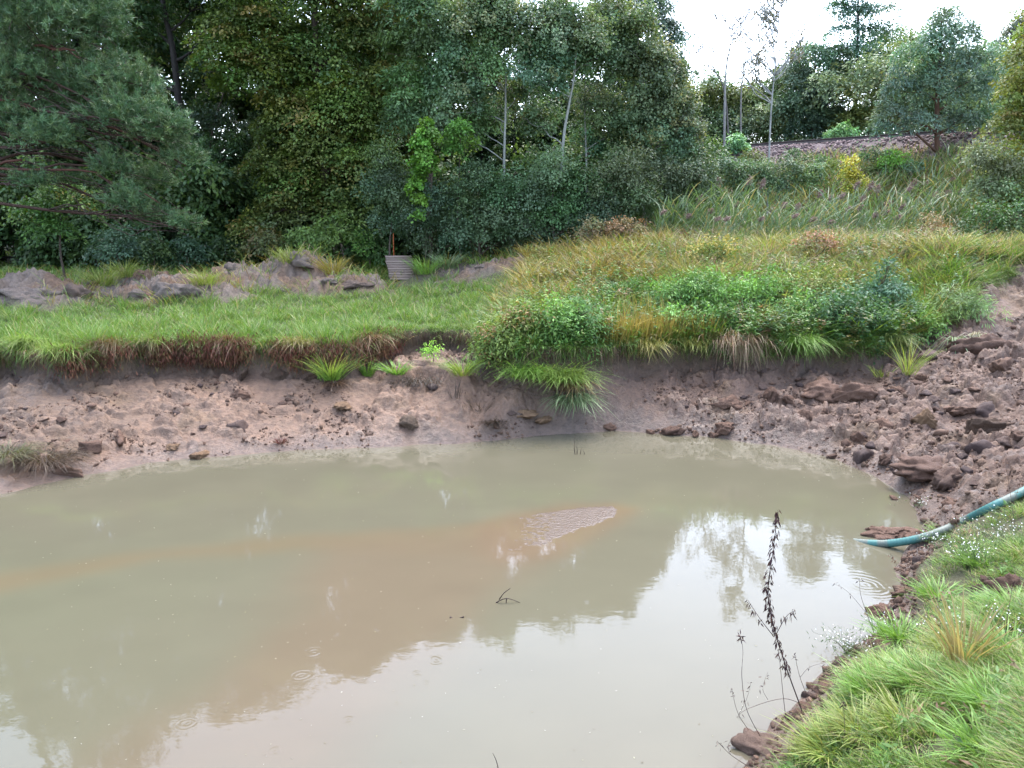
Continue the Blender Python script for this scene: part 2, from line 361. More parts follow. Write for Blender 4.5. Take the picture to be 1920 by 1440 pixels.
# ------------------------------------------------------------------ water
WX = np.arange(-60, 9, .12); WY = np.arange(2.4, 18, .08)
wx, wy = np.meshgrid(WX, WY)
wn = .5 * (fbm(wx * .9, wy * .9, 301, 4) - .5)
def wpoly(pts): return [tuple(at_z(a, b, 0)[:2]) for a, b in pts]
BAND = wpoly([(-300, 1130), (0, 1075), (250, 1035), (560, 1008), (900, 985), (1010, 965), (1150, 950), (1190, 955), (1130, 985), (1050, 1035), (900, 1040), (560, 1030), (300, 1050), (0, 1112), (-300, 1190)])
SHOAL = wpoly([(620, 1015), (930, 985), (1140, 960), (1120, 1000), (1010, 1050), (930, 1110), (880, 1190), (800, 1260), (680, 1340), (600, 1450), (300, 1520), (200, 1440), (330, 1330), (430, 1250), (520, 1160), (560, 1080)])
sbar = sstep(.5, -.1, poly_sd(wx, wy, wpoly([(916, 992), (968, 968), (1060, 952), (1162, 956), (1095, 992), (1022, 1029), (950, 1042)])) + .5 * wn); s1 = sstep(.28, -.25, poly_sd(wx, wy, BAND) + .5 * wn); s2 = sstep(.55, -.5, poly_sd(wx, wy, SHOAL) + 1.1 * wn)
base = np.stack([.20 + 0 * wx, .182 + 0 * wx, .130 + 0 * wx], -1)
base = mixc(base, (.192, .183, .126), sstep(-2, -6, wx) * sstep(11, 8, wy))
wc = mixc(base, (.235, .175, .105), np.clip(s1 * .6, 0, 1)); wc = mixc(wc, (.225, .170, .118), np.clip(s2 * .75, 0, 1))
wc = mixc(wc, (.24, .165, .11), sbar * .6); wc = wc * (1 + .05 * (fbm(wx * 1.6, wy * 2.4, 305, 4) - .5)[..., None] * 2)
sdw = -poly_sd(wx, wy, SHORE)
wc = mixc(wc, (.20, .165, .125), sstep(.35, 0, sdw + .25 * wn) * .6)
m, t, b, out = new_mat('muddy_water')
a = N(t, 'ShaderNodeAttribute', attribute_name='Col'); t.links.new(a.outputs['Color'], b.inputs['Base Color'])
b.inputs['Roughness'].default_value = .012; b.inputs['IOR'].default_value = 1.333
tc = N(t, 'ShaderNodeTexCoord')
mp = N(t, 'ShaderNodeMapping'); mp.inputs['Scale'].default_value = (1, 1.6, 1); t.links.new(tc.outputs['Object'], mp.inputs[0])
n1 = N(t, 'ShaderNodeTexNoise'); n1.inputs['Scale'].default_value = 5; n1.inputs['Detail'].default_value = 3; t.links.new(mp.outputs[0], n1.inputs['Vector'])
hgt = N(t, 'ShaderNodeMath', operation='MULTIPLY'); hgt.inputs[1].default_value = .0007; t.links.new(n1.outputs[0], hgt.inputs[0]); hgt = hgt.outputs[0]
sx = N(t, 'ShaderNodeSeparateXYZ'); t.links.new(tc.outputs['Object'], sx.inputs[0])
fl = N(t, 'ShaderNodeCombineXYZ'); t.links.new(sx.outputs[0], fl.inputs[0]); t.links.new(sx.outputs[1], fl.inputs[1])
nz_ = N(t, 'ShaderNodeTexNoise'); nz_.inputs['Scale'].default_value = 3.5; nz_.inputs['Detail'].default_value = 2; t.links.new(tc.outputs['Object'], nz_.inputs['Vector'])
nm_ = N(t, 'ShaderNodeVectorMath', operation='MULTIPLY_ADD'); nm_.inputs[1].default_value = (.11, .11, 0); t.links.new(nz_.outputs['Color'], nm_.inputs[0]); t.links.new(fl.outputs[0], nm_.inputs[2])
flw = N(t, 'ShaderNodeVectorMath', operation='SUBTRACT'); t.links.new(nm_.outputs[0], flw.inputs[0]); flw.inputs[1].default_value = (.055, .055, 0)
RINGS = [(820, 1237, .10, .0007), (586, 1222, .13, .0009), (566, 1266, .12, .0009), (656, 1166, .06, .0006), (680, 1274, .06, .0006), (740, 1320, .05, .0005), (651, 1352, .09, .0008), (350, 1358, .10, .0008), (631, 1190, .05, .0005), (780, 1262, .07, .0005), (800, 1280, .06, .0005),
         (1620, 1096, .42, .0006), (515, 1410, .09, .0007), (705, 1180, .06, .0005), (900, 1300, .06, .0004), (1042, 1160, .06, .0005), (240, 1180, .07, .0004), (1100, 1130, .05, .0004), (1180, 1290, .07, .0003)]
for px, py, r, am in RINGS:
    c = at_z(px, py, 0); am *= .34
    ds = N(t, 'ShaderNodeVectorMath', operation='DISTANCE'); t.links.new(flw.outputs[0], ds.inputs[0]); ds.inputs[1].default_value = (c[0], c[1], 0)
    ph = N(t, 'ShaderNodeMath', operation='MULTIPLY'); ph.inputs[1].default_value = 2 * pi / (r / (2.2 if r < .3 else 5.5)); t.links.new(ds.outputs['Value'], ph.inputs[0])
    sn = N(t, 'ShaderNodeMath', operation='COSINE'); t.links.new(ph.outputs[0], sn.inputs[0])
    wd = N(t, 'ShaderNodeMapRange', interpolation_type='SMOOTHSTEP'); wd.inputs[1].default_value = r * 1.05; wd.inputs[2].default_value = r * .6; wd.inputs[3].default_value = 0; wd.inputs[4].default_value = am
    t.links.new(ds.outputs['Value'], wd.inputs[0])
    mu = N(t, 'ShaderNodeMath', operation='MULTIPLY_ADD'); t.links.new(sn.outputs[0], mu.inputs[0]); t.links.new(wd.outputs[0], mu.inputs[1]); t.links.new(hgt, mu.inputs[2]); hgt = mu.outputs[0]
bp = N(t, 'ShaderNodeBump'); bp.inputs['Strength'].default_value = 1; bp.inputs['Distance'].default_value = 1
t.links.new(hgt, bp.inputs['Height']); t.links.new(bp.outputs[0], b.inputs['Normal'])
M_WATER = m
nx, ny = len(WX), len(WY); ii, jj = np.meshgrid(np.arange(nx - 1), np.arange(ny - 1)); q0 = (jj * nx + ii).ravel()
F = np.stack([q0, q0 + 1, q0 + nx + 1, q0 + nx], -1)
tag(link('pond_water', mesh_np('pond_water', np.stack([wx, wy, 0 * wx], -1).reshape(-1, 3), F, M_WATER, wc.reshape(-1, 3) * .445 * np.array([1.0, 1.01, .95]), True)), kind='structure')

# ruffled shallow water, built as a wet mud bar just breaking the surface
BAR = wpoly([(916, 992), (935, 978), (968, 968), (1010, 961), (1060, 952), (1110, 948), (1148, 948), (1162, 956), (1158, 966), (1130, 980), (1095, 992), (1070, 1003), (1045, 1019), (1022, 1029), (1000, 1027), (975, 1040), (950, 1042), (930, 1032), (918, 1012)])
bxs = [p[0] for p in BAR]; bys = [p[1] for p in BAR]
bx, by = np.meshgrid(np.arange(min(bxs) - .15, max(bxs) + .15, .012), np.arange(min(bys) - .15, max(bys) + .15, .012))
bs = poly_sd(bx, by, BAR) + .09 * (fbm(bx * 5, by * 5, 311, 4) - .5)
_bt = np.clip((bx - min(bxs)) / (max(bxs) - min(bxs)), 0, 1); _rag = bs + .16 * (1 - _bt) * (fbm(bx * 9, by * 16, 317, 4, .6) - .42)
bz = .0045 * sstep(.02, -.10, _rag) - .003 + (.0065 * _bt ** .8 - .0042) +  .0048 * (fbm(bx * 16, by * 30, 313, 4, .55) - .5) * sstep(.03, -.06, _rag)
bz = np.where(bs > .04, -.02, bz)
m, t, b, out = new_mat('rippled_shallow')
b.inputs['Base Color'].default_value = (.092, .068, .052, 1); b.inputs['Roughness'].default_value = .16; b.inputs['IOR'].default_value = 1.38
tc = N(t, 'ShaderNodeTexCoord'); n1 = N(t, 'ShaderNodeTexNoise'); n1.inputs['Scale'].default_value = 30; n1.inputs['Detail'].default_value = 4; t.links.new(tc.outputs['Object'], n1.inputs['Vector'])
bp = N(t, 'ShaderNodeBump'); bp.inputs['Strength'].default_value = .6; bp.inputs['Distance'].default_value = .02; t.links.new(n1.outputs[0], bp.inputs['Height']); t.links.new(bp.outputs[0], b.inputs['Normal'])
ny, nx = bx.shape; ii, jj = np.meshgrid(np.arange(nx - 1), np.arange(ny - 1)); q0 = (jj * nx + ii).ravel()
tag(link('rippled_patch', mesh_np('rippled_patch', np.stack([bx, by, bz], -1).reshape(-1, 3), np.stack([q0, q0 + 1, q0 + nx + 1, q0 + nx], -1), m, None, True)), kind='structure')

# ------------------------------------------------------------------ plant geometry
def jit(r, c, n, v=.22):
    """n colours around the palette c (k,3), brightness jitter v"""
    c = np.asarray(c, float)
    k = r.integers(0, len(c), n); k2 = r.integers(0, len(c), n); f = r.random((n, 1))
    return (c[k] * f + c[k2] * (1 - f)) * (1 + v * r.uniform(-1, 1, (n, 1)))
def diamonds(p, d, nrm, L, W, fold=.12, at=.45):
    """leaf quads: base p, direction d, normal nrm"""
    s = unit(np.cross(d, nrm)); nn = unit(np.cross(s, d))
    L = np.asarray(L).reshape(-1, 1); W = np.asarray(W).reshape(-1, 1)
    mid = p + d * L * at
    V = np.stack([p, mid + s * W / 2 + nn * fold * W, p + d * L, mid - s * W / 2 + nn * fold * W], 1)
    return V
def quads_mesh(name, V, colr, mat):
    n = len(V); F = np.arange(n * 4).reshape(n, 4)
    return mesh_np(name, V.reshape(-1, 3), F, mat, np.repeat(colr, 4, 0))
def rdir(r, n):
    v = r.normal(size=(n, 3)); return unit(v)
UP = np.array([0, 0, 1.])
def leaf_cloud(r, blobs, dens, cr, per, L, asp, pal, flat=.35, droop=.5, shell=(.5, 1.02), jn=.55, up=.8, tip=None, cutz=None):
    """blobs: (centre, radii).  returns leaf quads, colours and clump centres"""
    VV, CC, PP = [], [], []
    for c, rad in blobs:
        rad = np.asarray(rad, float); rm = rad.mean()
        n = max(4, int(4 * pi * rm * rm * dens))
        d = rdir(r, n); d[:, 2] = np.where(d[:, 2] < -.5, -d[:, 2] * .4, d[:, 2]); d = unit(d)
        lump = .62 + .55 * vn(d[:, 0] * 2.3 + c[0], d[:, 2] * 2.3 + c[2] + d[:, 1], 7)
        pos = c + d * rad * (r.uniform(shell[0], shell[1], (n, 1)) * lump[:, None])
        if cutz is not None: pos = pos[pos[:, 2] > cutz]; d = d[:len(pos)]; n = len(pos)
        nr = unit(d * .6 + UP * up + r.normal(size=(n, 3)) * .25)
        crr = cr * r.uniform(.55, 1.25, n)
        m = per
        t1 = unit(np.cross(nr, r.normal(size=(n, 3)))); t2 = np.cross(nr, t1)
        th = r.uniform(0, 2 * pi, (n, m)); rr = np.sqrt(r.random((n, m))) * crr[:, None]
        rad_dir = t1[:, None] * np.cos(th)[..., None] + t2[:, None] * np.sin(th)[..., None]
        P = pos[:, None] + rad_dir * rr[..., None] + nr[:, None] * (r.normal(size=(n, m, 1)) * flat * crr[:, None, None] * .5)
        P[..., 2] -= droop * rr ** 2 / np.maximum(crr[:, None], .05)
        dr = unit(rad_dir + r.normal(size=(n, m, 3)) * .6 - UP * .35)
        nl = unit(nr[:, None] + r.normal(size=(n, m, 3)) * jn)
        ls = L * r.uniform(.65, 1.25, (n, m))
        V = diamonds(P.reshape(-1, 3), dr.reshape(-1, 3), nl.reshape(-1, 3), ls.ravel(), (ls * asp).ravel())
        cc = jit(r, pal, n, .28) * (np.array([1 + .07 * r.normal(), 1 + .05 * r.normal(), 1 + .10 * r.normal()]) * (1 + .13 * r.normal()))
        if tip is not None:
            k = r.random(n) < tip[1] * np.clip(.3 + d[:, 2], 0.05, 1); cc[k] = jit(r, tip[0], int(k.sum()), .2)
        ccl = (cc[:, None] * (1 + .25 * r.uniform(-1, 1, (n, m, 1)))).reshape(-1, 3)
        VV.append(V); CC.append(ccl * 1.55); PP.append(pos)
    return np.concatenate(VV), np.concatenate(CC), PP
def spline(pts, n):
    pts = np.asarray(pts, float); k = len(pts)
    t = np.linspace(0, k - 1, n); i = np.clip(t.astype(int), 0, k - 2); f = (t - i)[:, None]
    p0 = pts[np.clip(i - 1, 0, k - 1)]; p1 = pts[i]; p2 = pts[i + 1]; p3 = pts[np.clip(i + 2, 0, k - 1)]
    return .5 * ((2 * p1) + (-p0 + p2) * f + (2 * p0 - 5 * p1 + 4 * p2 - p3) * f ** 2 + (-p0 + 3 * p1 - 3 * p2 + p3) * f ** 3)
def branch(mb, r, a, b, r0, r1, k=5, wob=.06, sag=0., n=8, c=None):
    a = np.asarray(a, float); b = np.asarray(b, float); L = np.linalg.norm(b - a)
    ks = np.linspace(0, 1, 5)[:, None]
    P = a + (b - a) * ks + r.normal(size=(5, 3)) * wob * L * np.array([0, .7, 1, .8, .2])[:, None]
    P[:, 2] += sag * L * np.sin(ks[:, 0] * pi)
    P[0] = a; P = spline(P, n)
    mb.tube(P, np.linspace(r0, r1, n), k, c); return P
def tree(name, label, cat, base, top, blobs, r0, leaf, bark=(.07, .055, .045), group=None, seed=1, limbs=True, trunkpts=None, subs=4, mat=None, leafmat=None):
    r = np.random.default_rng(seed); base = np.asarray(base, float); top = np.asarray(top, float)
    T = thing(name, label, cat, base, group)
    mb = MB(); b0 = np.zeros(3); tp = top - base
    bl = [(np.asarray(c, float) - base, rad) for c, rad in blobs]
    pts = [b0 - UP * .15] + ([np.asarray(p) - base for p in trunkpts] if trunkpts else [tp * .3 + r.normal(size=3) * .02 * tp[2] * np.array([1, 1, 0]), tp * .65 + r.normal(size=3) * .03 * tp[2] * np.array([1, 1, 0])]) + [tp]
    P = spline(pts, 20); R = r0 * np.linspace(1, .12, 20) ** .8; R[0] *= 1.35
    mb.tube(P, R, 8, bark)
    if limbs:
        for c, rad in bl:
            hd = np.hypot(*(c - P[10])[:2]); zz = c[2] - .45 * hd - .3 * rad[2]
            i = int(np.clip(np.searchsorted(P[:, 2], zz), 3, 17))
            q = branch(mb, r, P[i], c, max(R[i] * .55, .012), .012, 5, .05, .05, 8, bark)
            for s in range(subs):
                e = c + rdir(r, 1)[0] * rad * np.array([.85, .85, .8]); e[2] = max(e[2], q[3][2])
                branch(mb, r, q[r.integers(3, 7)], e, .02 * max(.5, r0 / .2), .006, 4, .07, .04, 6, bark)
    o = link('trunk', mb.mesh('trunk', mat or M_BARK, True), T)
    V, cc, _ = leaf_cloud(r, bl, **leaf)
    link('crown', quads_mesh('crown', V, cc, leafmat or M_LEAF), T)
    return T
def BL(Y, *lst):
    """blobs from picture spots at distance Y: (px, py, r px[, squash z, dy])"""
    o = []
    for q in lst:
        px, py, rp = q[:3]; yy = Y + (q[4] if len(q) > 4 else 0); sq = q[3] if len(q) > 3 else 1
        c = at_y(px, py, yy); rr = rp * yy / FPX
        o.append((c, np.array([rr, rr * .9, rr * sq])))
    return o
def foot(px, Y):
    x = at_y(px, 400, Y)[0]; return np.array([x, Y, float(H(x, Y))])
def copy_tree(o, loc, rot=0, s=1, label=None, sz=None):
    c = o.copy(); COL.objects.link(c); c.location = [float(v) for v in loc]; c.rotation_euler = (0, 0, rot); c.scale = (s, s, sz or s)
    if label: c['label'] = label
    for ch in o.children:
        d = ch.copy(); COL.objects.link(d); d.parent = c
        for gch in ch.children:
            e = gch.copy(); COL.objects.link(e); e.parent = d
    return c

# ------------------------------------------------------------------ trees
PAL_MAPLE = [(.075, .11, .024), (.06, .10, .026), (.095, .12, .026), (.05, .085, .022)]
TIP_MAPLE = ([(.12, .12, .03), (.13, .10, .03), (.10, .125, .035)], .22)
PAL_DARK = [(.03, .06, .02), (.04, .068, .02), (.03, .06, .026)]
PAL_ASPEN = [(.062, .105, .052), (.078, .12, .064), (.055, .092, .042), (.09, .125, .06)]
PAL_WILLOW = [(.045, .078, .036), (.06, .098, .048), (.048, .085, .035)]
PAL_ASH = [(.055, .10, .04), (.07, .115, .055), (.05, .09, .04)]
PAL_BLUE = [(.055, .10, .075), (.065, .11, .085), (.05, .09, .06)]
PAL_YEL = [(.13, .14, .03), (.10, .13, .03), (.17, .15, .03)]
PAL_BRIGHT = [(.10, .22, .03), (.13, .26, .035), (.09, .18, .03)]
PAL_OLIVE = [(.075, .095, .028), (.09, .11, .035), (.06, .085, .03)]
def LF(pal_, L=.14, asp=.62, dens=1.9, cr=.5, per=60, **k): return dict(pal=[tuple(np.array(q) * 1.0) for q in pal_], L=L, asp=asp, dens=dens, cr=cr, per=per, **k)

# pine on the left
r = np.random.default_rng(101)
pb = foot(-190, 25.5); T = thing('pine_tree', 'large blue-green pine with drooping needled boughs at the left edge, reddish limbs showing', 'tree', pb)
mb = MB(); PB = (.055, .032, .026)
ptop = at_y(-150, -600, 25.5); P = spline([pb * 0, (ptop - pb) * .35, (ptop - pb) * .7, ptop - pb], 16); mb.tube(P, np.linspace(.34, .08, 16), 9, PB)
PBL = [(-40, 40, 110), (60, 50, 105), (150, 30, 80), (195, 60, 50), (30, 160, 95), (-60, 200, 100), (120, 150, 85), (200, 175, 70), (265, 165, 50), (150, 225, 75), (240, 230, 75), (300, 255, 62), (345, 300, 45), (20, 250, 85), (90, 265, 55), (330, 250, 40),
       (-50, 320, 70), (60, 345, 40, .6), (290, 345, 48), (240, 385, 48), (300, 415, 45), (345, 425, 32), (-30, -90, 130), (100, -110, 120), (190, -60, 80), (20, -220, 120), (210, 320, 40), (140, 340, 35, .6)]
VV, CC = [], []
for i, q in enumerate(PBL):
    Y = 25 + r.uniform(-1.0, 1.4)
    (c, rad), = BL(Y, q); c = c - pb
    a = P[int(np.clip(np.searchsorted(P[:, 2], c[2] - .2), 2, 14))]
    bq = branch(mb, r, a, c, .075, .02, 5, .05, .10, 10, PB)
    for s in range(7): branch(mb, r, bq[r.integers(4, 9)], c + rdir(r, 1)[0] * rad * .85, .02, .006, 4, .08, .03, 6, (.06, .04, .035))
    n = int(4 * pi * rad.mean() ** 2 * 20)
    d = rdir(r, n); d[:, 2] = np.where(d[:, 2] < -.2, -d[:, 2] * .6, d[:, 2]); d = unit(d)
    lump = .5 + .75 * vn(d[:, 0] * 3 + i, d[:, 2] * 3 + d[:, 1] * 2, 5)
    pos = c + d * rad * (r.uniform(.45, 1.05, (n, 1)) * lump[:, None])
    ax = unit(d * .8 + UP * .55 + r.normal(size=(n, 3)) * .35)
    k = 24
    nd = unit(ax[:, None] * .75 + r.normal(size=(n, k, 3)) * .55)
    p0 = pos[:, None] + ax[:, None] * r.uniform(-.09, .09, (n, k, 1))
    ln = .16 * r.uniform(.7, 1.3, (n, k)); nn = rdir(r, n * k)
    VV.append(diamonds(p0.reshape(-1, 3), nd.reshape(-1, 3), nn, ln.ravel(), np.full(n * k, .017), 0, .4))
    cc = jit(r, [(.06, .125, .05), (.085, .15, .062), (.045, .10, .042), (.10, .15, .055)], n, .3); CC.append((cc[:, None] * (1 + .2 * r.uniform(-1, 1, (n, k, 1)))).reshape(-1, 3))
for a, b_, rr in [((-120, 330), (75, 318), .10), ((60, 318), (190, 326), .075), ((60, 90), (140, 95), .07), ((95, 85), (150, 110), .05), ((-100, 150), (60, 205), .07), ((150, 215), (260, 265), .06), ((10, 185), (70, 205), .06), ((180, 326), (300, 380), .045), ((-150, 380), (40, 300), .11)]:
    branch(mb, r, at_y(*a, 25.1) - pb, at_y(*b_, 24.6) - pb, rr * .7, rr * .35, 6, .03, .02, 8, (.075, .034, .025))
link('trunk', mb.mesh('trunk', M_BARK, True), T)
link('crown', quads_mesh('crown', np.concatenate(VV), np.concatenate(CC), M_NEEDLE), T)

MLF = LF(PAL_MAPLE, .145, .7, 1.35, .75, 120, flat=.12, jn=.35, droop=.6, tip=TIP_MAPLE, up=1.1)
Y = 33
tree('maple_tree', 'broad maple turning yellow and orange at its layered tips, right of the pine', 'tree', foot(600, Y), at_y(600, -190, Y),
     BL(Y, (440, 120, 75), (520, 120, 95), (470, 60, 80), (620, 90, 100), (700, 60, 80), (560, 200, 80), (640, 190, 90), (700, 150, 60), (520, 240, 50), (610, 270, 75), (670, 300, 70), (560, 330, 55), (640, 370, 70), (580, 400, 60), (520, 390, 45), (480, 425, 45, .7), (690, 240, 60), (560, -50, 120), (680, -50, 85), (450, -80, 110), (590, -120, 85), (500, 300, 45)), .28, MLF, seed=11)
Y = 37
tree('maple_tree', 'second yellowing maple behind, crown between the big maple and the young ash', 'tree', foot(735, Y), at_y(740, -110, Y),
     BL(Y, (760, 20, 80), (720, 100, 70), (790, -30, 70), (730, 180, 60), (860, 10, 50), (720, 250, 60), (740, 320, 60), (725, -60, 75), (830, -20, 45)), .24, LF(PAL_MAPLE, .145, .7, 1.35, .75, 110, flat=.12, jn=.35, droop=.6, tip=([(.15, .125, .03), (.12, .12, .03)], .4), up=1.1), seed=12)
Y = 36
tree('forked_tree', 'tall dark tree with bare forked black trunk between pine and maple', 'tree', foot(330, Y), at_y(290, -350, Y),
     BL(Y, (250, 40, 70), (230, 110, 50), (270, 160, 40), (380, 10, 70), (330, -80, 120), (420, 60, 50), (240, -120, 120), (400, -180, 130), (380, 130, 35), (300, -220, 110)), .22, LF(PAL_DARK, .15, .6, 2.2, .5, 55, tip=([(.10, .10, .03)], .12)), bark=(.03, .026, .024), seed=13,
     trunkpts=[at_y(338, 250, Y), at_y(325, 100, Y), at_y(300, -40, Y)])
Y = 35
tree('understory_tree', 'dark shaded tree filling the gap below the forked trunk', 'tree', foot(420, Y), at_y(420, 170, Y),
     BL(Y, (400, 240, 55), (440, 290, 60), (380, 310, 50), (430, 370, 60), (390, 420, 60), (470, 350, 50), (350, 440, 45), (440, 440, 50), (350, 380, 40), (470, 260, 40)), .12, LF([(.03, .06, .03), (.025, .05, .02), (.04, .07, .03)], .15, .55, 2.0, .5, 50), seed=14)
Y = 28.5
tree('leafy_shrub', 'mid green shrub with yellow-flecked leaves under the pine boughs', 'shrub', foot(110, Y), at_y(110, 330, Y),
     BL(Y, (110, 370, 45), (70, 395, 40), (150, 390, 42), (100, 425, 40), (45, 410, 25)), .05, LF([(.05, .11, .03), (.07, .13, .035), (.045, .09, .03)], .15, .5, 2.6, .4, 48, tip=([(.16, .15, .03)], .15)), seed=15)
for i, (px, py, Y, rr, pal, lb) in enumerate([
        (20, 430, 35, 60, PAL_DARK, 'dark low shrub at the far left lawn edge beside the timber edging'),
        (80, 452, 35, 40, PAL_DARK, 'dark squat shrub under the yellow-flecked shrub'),
        (150, 445, 34, 50, PAL_DARK, 'dark green shrub under the middle of the pine'),
        (215, 455, 30, 45, [(.035, .07, .045), (.04, .075, .05)], 'dark blue-green shrub right of centre under the pine'),
        (280, 465, 31, 40, PAL_DARK, 'black-green shrub below the pine\'s lowest bough'),
        (345, 470, 31.5, 40, [(.025, .05, .03), (.03, .055, .03)], 'dark shrub in the shade below the gap right of the pine'),
        (420, 470, 32, 35, PAL_DARK, 'low dark shrub left of the rusty shrub'),
        (500, 450, 31.5, 42, [(.09, .085, .03), (.13, .09, .035), (.06, .08, .03)], 'rusty low shrub at the maple\'s foot'),
        (575, 450, 31, 38, [(.06, .11, .03), (.08, .13, .035)], 'light green shrub below the right half of the maple'),
        (640, 440, 31, 48, [(.06, .12, .03), (.09, .16, .035)], 'bright green bramble shrub left of the plank ramp'),
        (690, 455, 31.5, 42, [(.04, .085, .028), (.055, .10, .03)], 'green bramble shrub touching the plank ramp')]):
    tree('leafy_shrub', lb, 'shrub', foot(px, Y), at_y(px, py - rr * .5, Y), BL(Y, (px, py, rr), (px - rr * .6, py + rr * .35, rr * .6), (px + rr * .6, py + rr * .3, rr * .6)), .04,
         LF(pal, .15, .5, 2.4, .42, 46), seed=40 + i, subs=2)
Y = 31.5
tree('ash_tree', 'young light green ash with drooping leaflets above the bright vine', 'tree', foot(806, Y), at_y(800, -60, Y),
     BL(Y, (800, 10, 75), (760, 90, 45), (810, 90, 70), (770, 160, 55), (835, 160, 55), (750, 210, 35), (800, 220, 45), (850, 60, 45), (800, -40, 50)), .10, LF(PAL_ASH, .19, .33, 3.0, .42, 52, droop=.9, flat=.3), bark=(.07, .05, .04), seed=16, trunkpts=[at_y(806, 300, Y), at_y(806, 130, Y)])
ALF = LF(PAL_ASPEN, .098, .9, 2.5, .42, 96, flat=.7, jn=.6, droop=.15, up=.5, tip=([(.11, .125, .06)], .22), shell=(.35, 1.02))
AB = (.21, .215, .195)
Y = 30.5
tree('aspen_tree', 'aspen whose pale straight upright trunk shows right of the bright vine', 'tree', foot(944, Y), at_y(936, -30, Y),
     BL(Y, (900, 60, 70), (960, 90, 65), (905, 140, 60), (870, 190, 60), (930, 30, 60), (850, 120, 45), (975, 180, 40, 1, 1), (890, 240, 55, 1, .8), (840, 240, 45, 1, .5), (930, -10, 55), (920, 210, 40, 1, 1.6)), .062, ALF, AB, 'aspens behind the meadow', 17, trunkpts=[at_y(945, 310, Y), at_y(948, 200, Y), at_y(947, 110, Y)])
Y = 30
tree('aspen_tree', 'aspen with a pale leaning trunk forking halfway up', 'tree', foot(1048, Y), at_y(1088, -30, Y),
     BL(Y, (1040, 80, 62), (1090, 70, 60), (1010, 140, 60), (1060, 110, 45, 1, 1), (1010, 230, 50, 1, 1.4), (1120, 110, 50, 1, .8), (1000, 45, 52), (1055, 25, 42)), .07, ALF, AB, 'aspens behind the meadow', 18, trunkpts=[at_y(1055, 280, Y), at_y(1068, 190, Y), at_y(1078, 130, Y)])
Y = 31.5
tree('aspen_tree', 'aspen with a thin upright trunk glimpsed right of the leaning one', 'tree', foot(1104, Y), at_y(1108, -20, Y),
     BL(Y, (1150, 75, 60), (1130, 200, 55, 1, .6), (1170, 130, 60), (1140, 35, 45), (1160, 240, 50), (1110, 270, 40, 1, .7)), .055, ALF, AB, 'aspens behind the meadow', 19)
Y = 31
tree('aspen_tree', 'rightmost bushy aspen, its crown sloping down to the railway side', 'tree', foot(1215, Y), at_y(1190, 0, Y),
     BL(Y, (1200, 60, 50), (1215, 120, 60), (1250, 130, 45), (1230, 190, 65), (1270, 200, 45), (1290, 250, 42), (1200, 240, 60), (1250, 270, 60), (1180, 300, 50), (1300, 300, 38)), .08, LF([(.06, .09, .042), (.075, .10, .045), (.055, .085, .04)], .098, .9, 2.5, .42, 96, flat=.7, jn=.6, droop=.15, up=.5, tip=([(.14, .14, .06)], .25), shell=(.35, 1.02)), (.2, .2, .17), 'aspens behind the meadow', 20)
# forked limb of the leaning aspen is part of its trunk mesh through limbs; thicket below
WLF = dict(L=.105, asp=.55, dens=2.5, cr=.42, per=90, flat=.6, jn=.55, droop=.15, up=.6, shell=(.35, 1.02))
for i, (lb, Y, bl, pal) in enumerate([
        ('grey-green willow shrub below the straight pale aspen trunk', 29.2, [(900, 345, 55), (945, 360, 55), (870, 390, 55), (920, 420, 60), (860, 440, 45), (960, 440, 45)], PAL_WILLOW),
        ('grey-green willow shrub below the leaning aspen trunk', 29, [(1040, 330, 60), (1000, 370, 50), (1085, 350, 55), (1040, 400, 60), (1080, 420, 50), (1000, 440, 45)], PAL_WILLOW),
        ('dusky willow shrub just left of the reed bed', 29, [(1140, 345, 55), (1180, 330, 50), (1130, 400, 50), (1190, 380, 50), (1150, 430, 40)], [(.045, .065, .03), (.06, .08, .04)]),
        ('willow shrub at the foot of the rightmost aspen', 30, [(1240, 330, 48), (1290, 340, 42), (1260, 370, 40), (1320, 320, 30), (1310, 365, 30)], [(.055, .08, .04), (.07, .09, .045)]),
        ('willow shrub left of the bright vine', 29.8, [(730, 330, 42), (740, 375, 45), (700, 360, 30), (735, 420, 40), (715, 290, 35)], PAL_WILLOW),
        ('dark willow shrub right of the plank ramp', 29, [(810, 380, 42), (820, 430, 45), (790, 460, 28), (850, 460, 32), (780, 420, 25)], [(.03, .055, .025), (.04, .065, .03)]),
        ('shaded thorny shrub in the hollow behind the yellowed grass', 30, [(980, 455, 40), (1030, 455, 38), (920, 465, 30), (1070, 445, 30)], [(.035, .045, .025), (.05, .045, .03)])]):
    px = bl[0][0]
    tree('willow_shrub', lb, 'shrub', foot(px, Y), at_y(px, bl[0][1], Y), BL(Y, *bl), .05, dict(WLF, pal=pal), seed=60 + i, group='willow shrubs in the thicket', subs=2)
Y = 28.6
tree('climbing_vine', 'bright yellow-green vine hanging in a column down the thicket', 'vine', foot(795, Y), at_y(797, 220, Y),
     BL(Y, (798, 230, 15), (790, 262, 20), (800, 290, 20), (795, 320, 22), (783, 348, 18), (790, 375, 17), (787, 400, 12), (810, 255, 16), (778, 300, 12)), .02, LF([(.08, .16, .022), (.10, .185, .025), (.06, .13, .02)], .12, .9, 7, .22, 40, shell=(.3, 1)), seed=21, subs=1)
tree('bright_sapling', 'yellow-green sapling right beside the hanging vine', 'tree', foot(865, 29), at_y(865, 220, 29),
     BL(29, (865, 245, 30), (835, 262, 20), (850, 280, 22), (880, 265, 15)), .03, LF([(.055, .115, .022), (.065, .13, .025)], .13, .5, 4.5, .3, 40, shell=(.3, 1)), seed=22, subs=2)
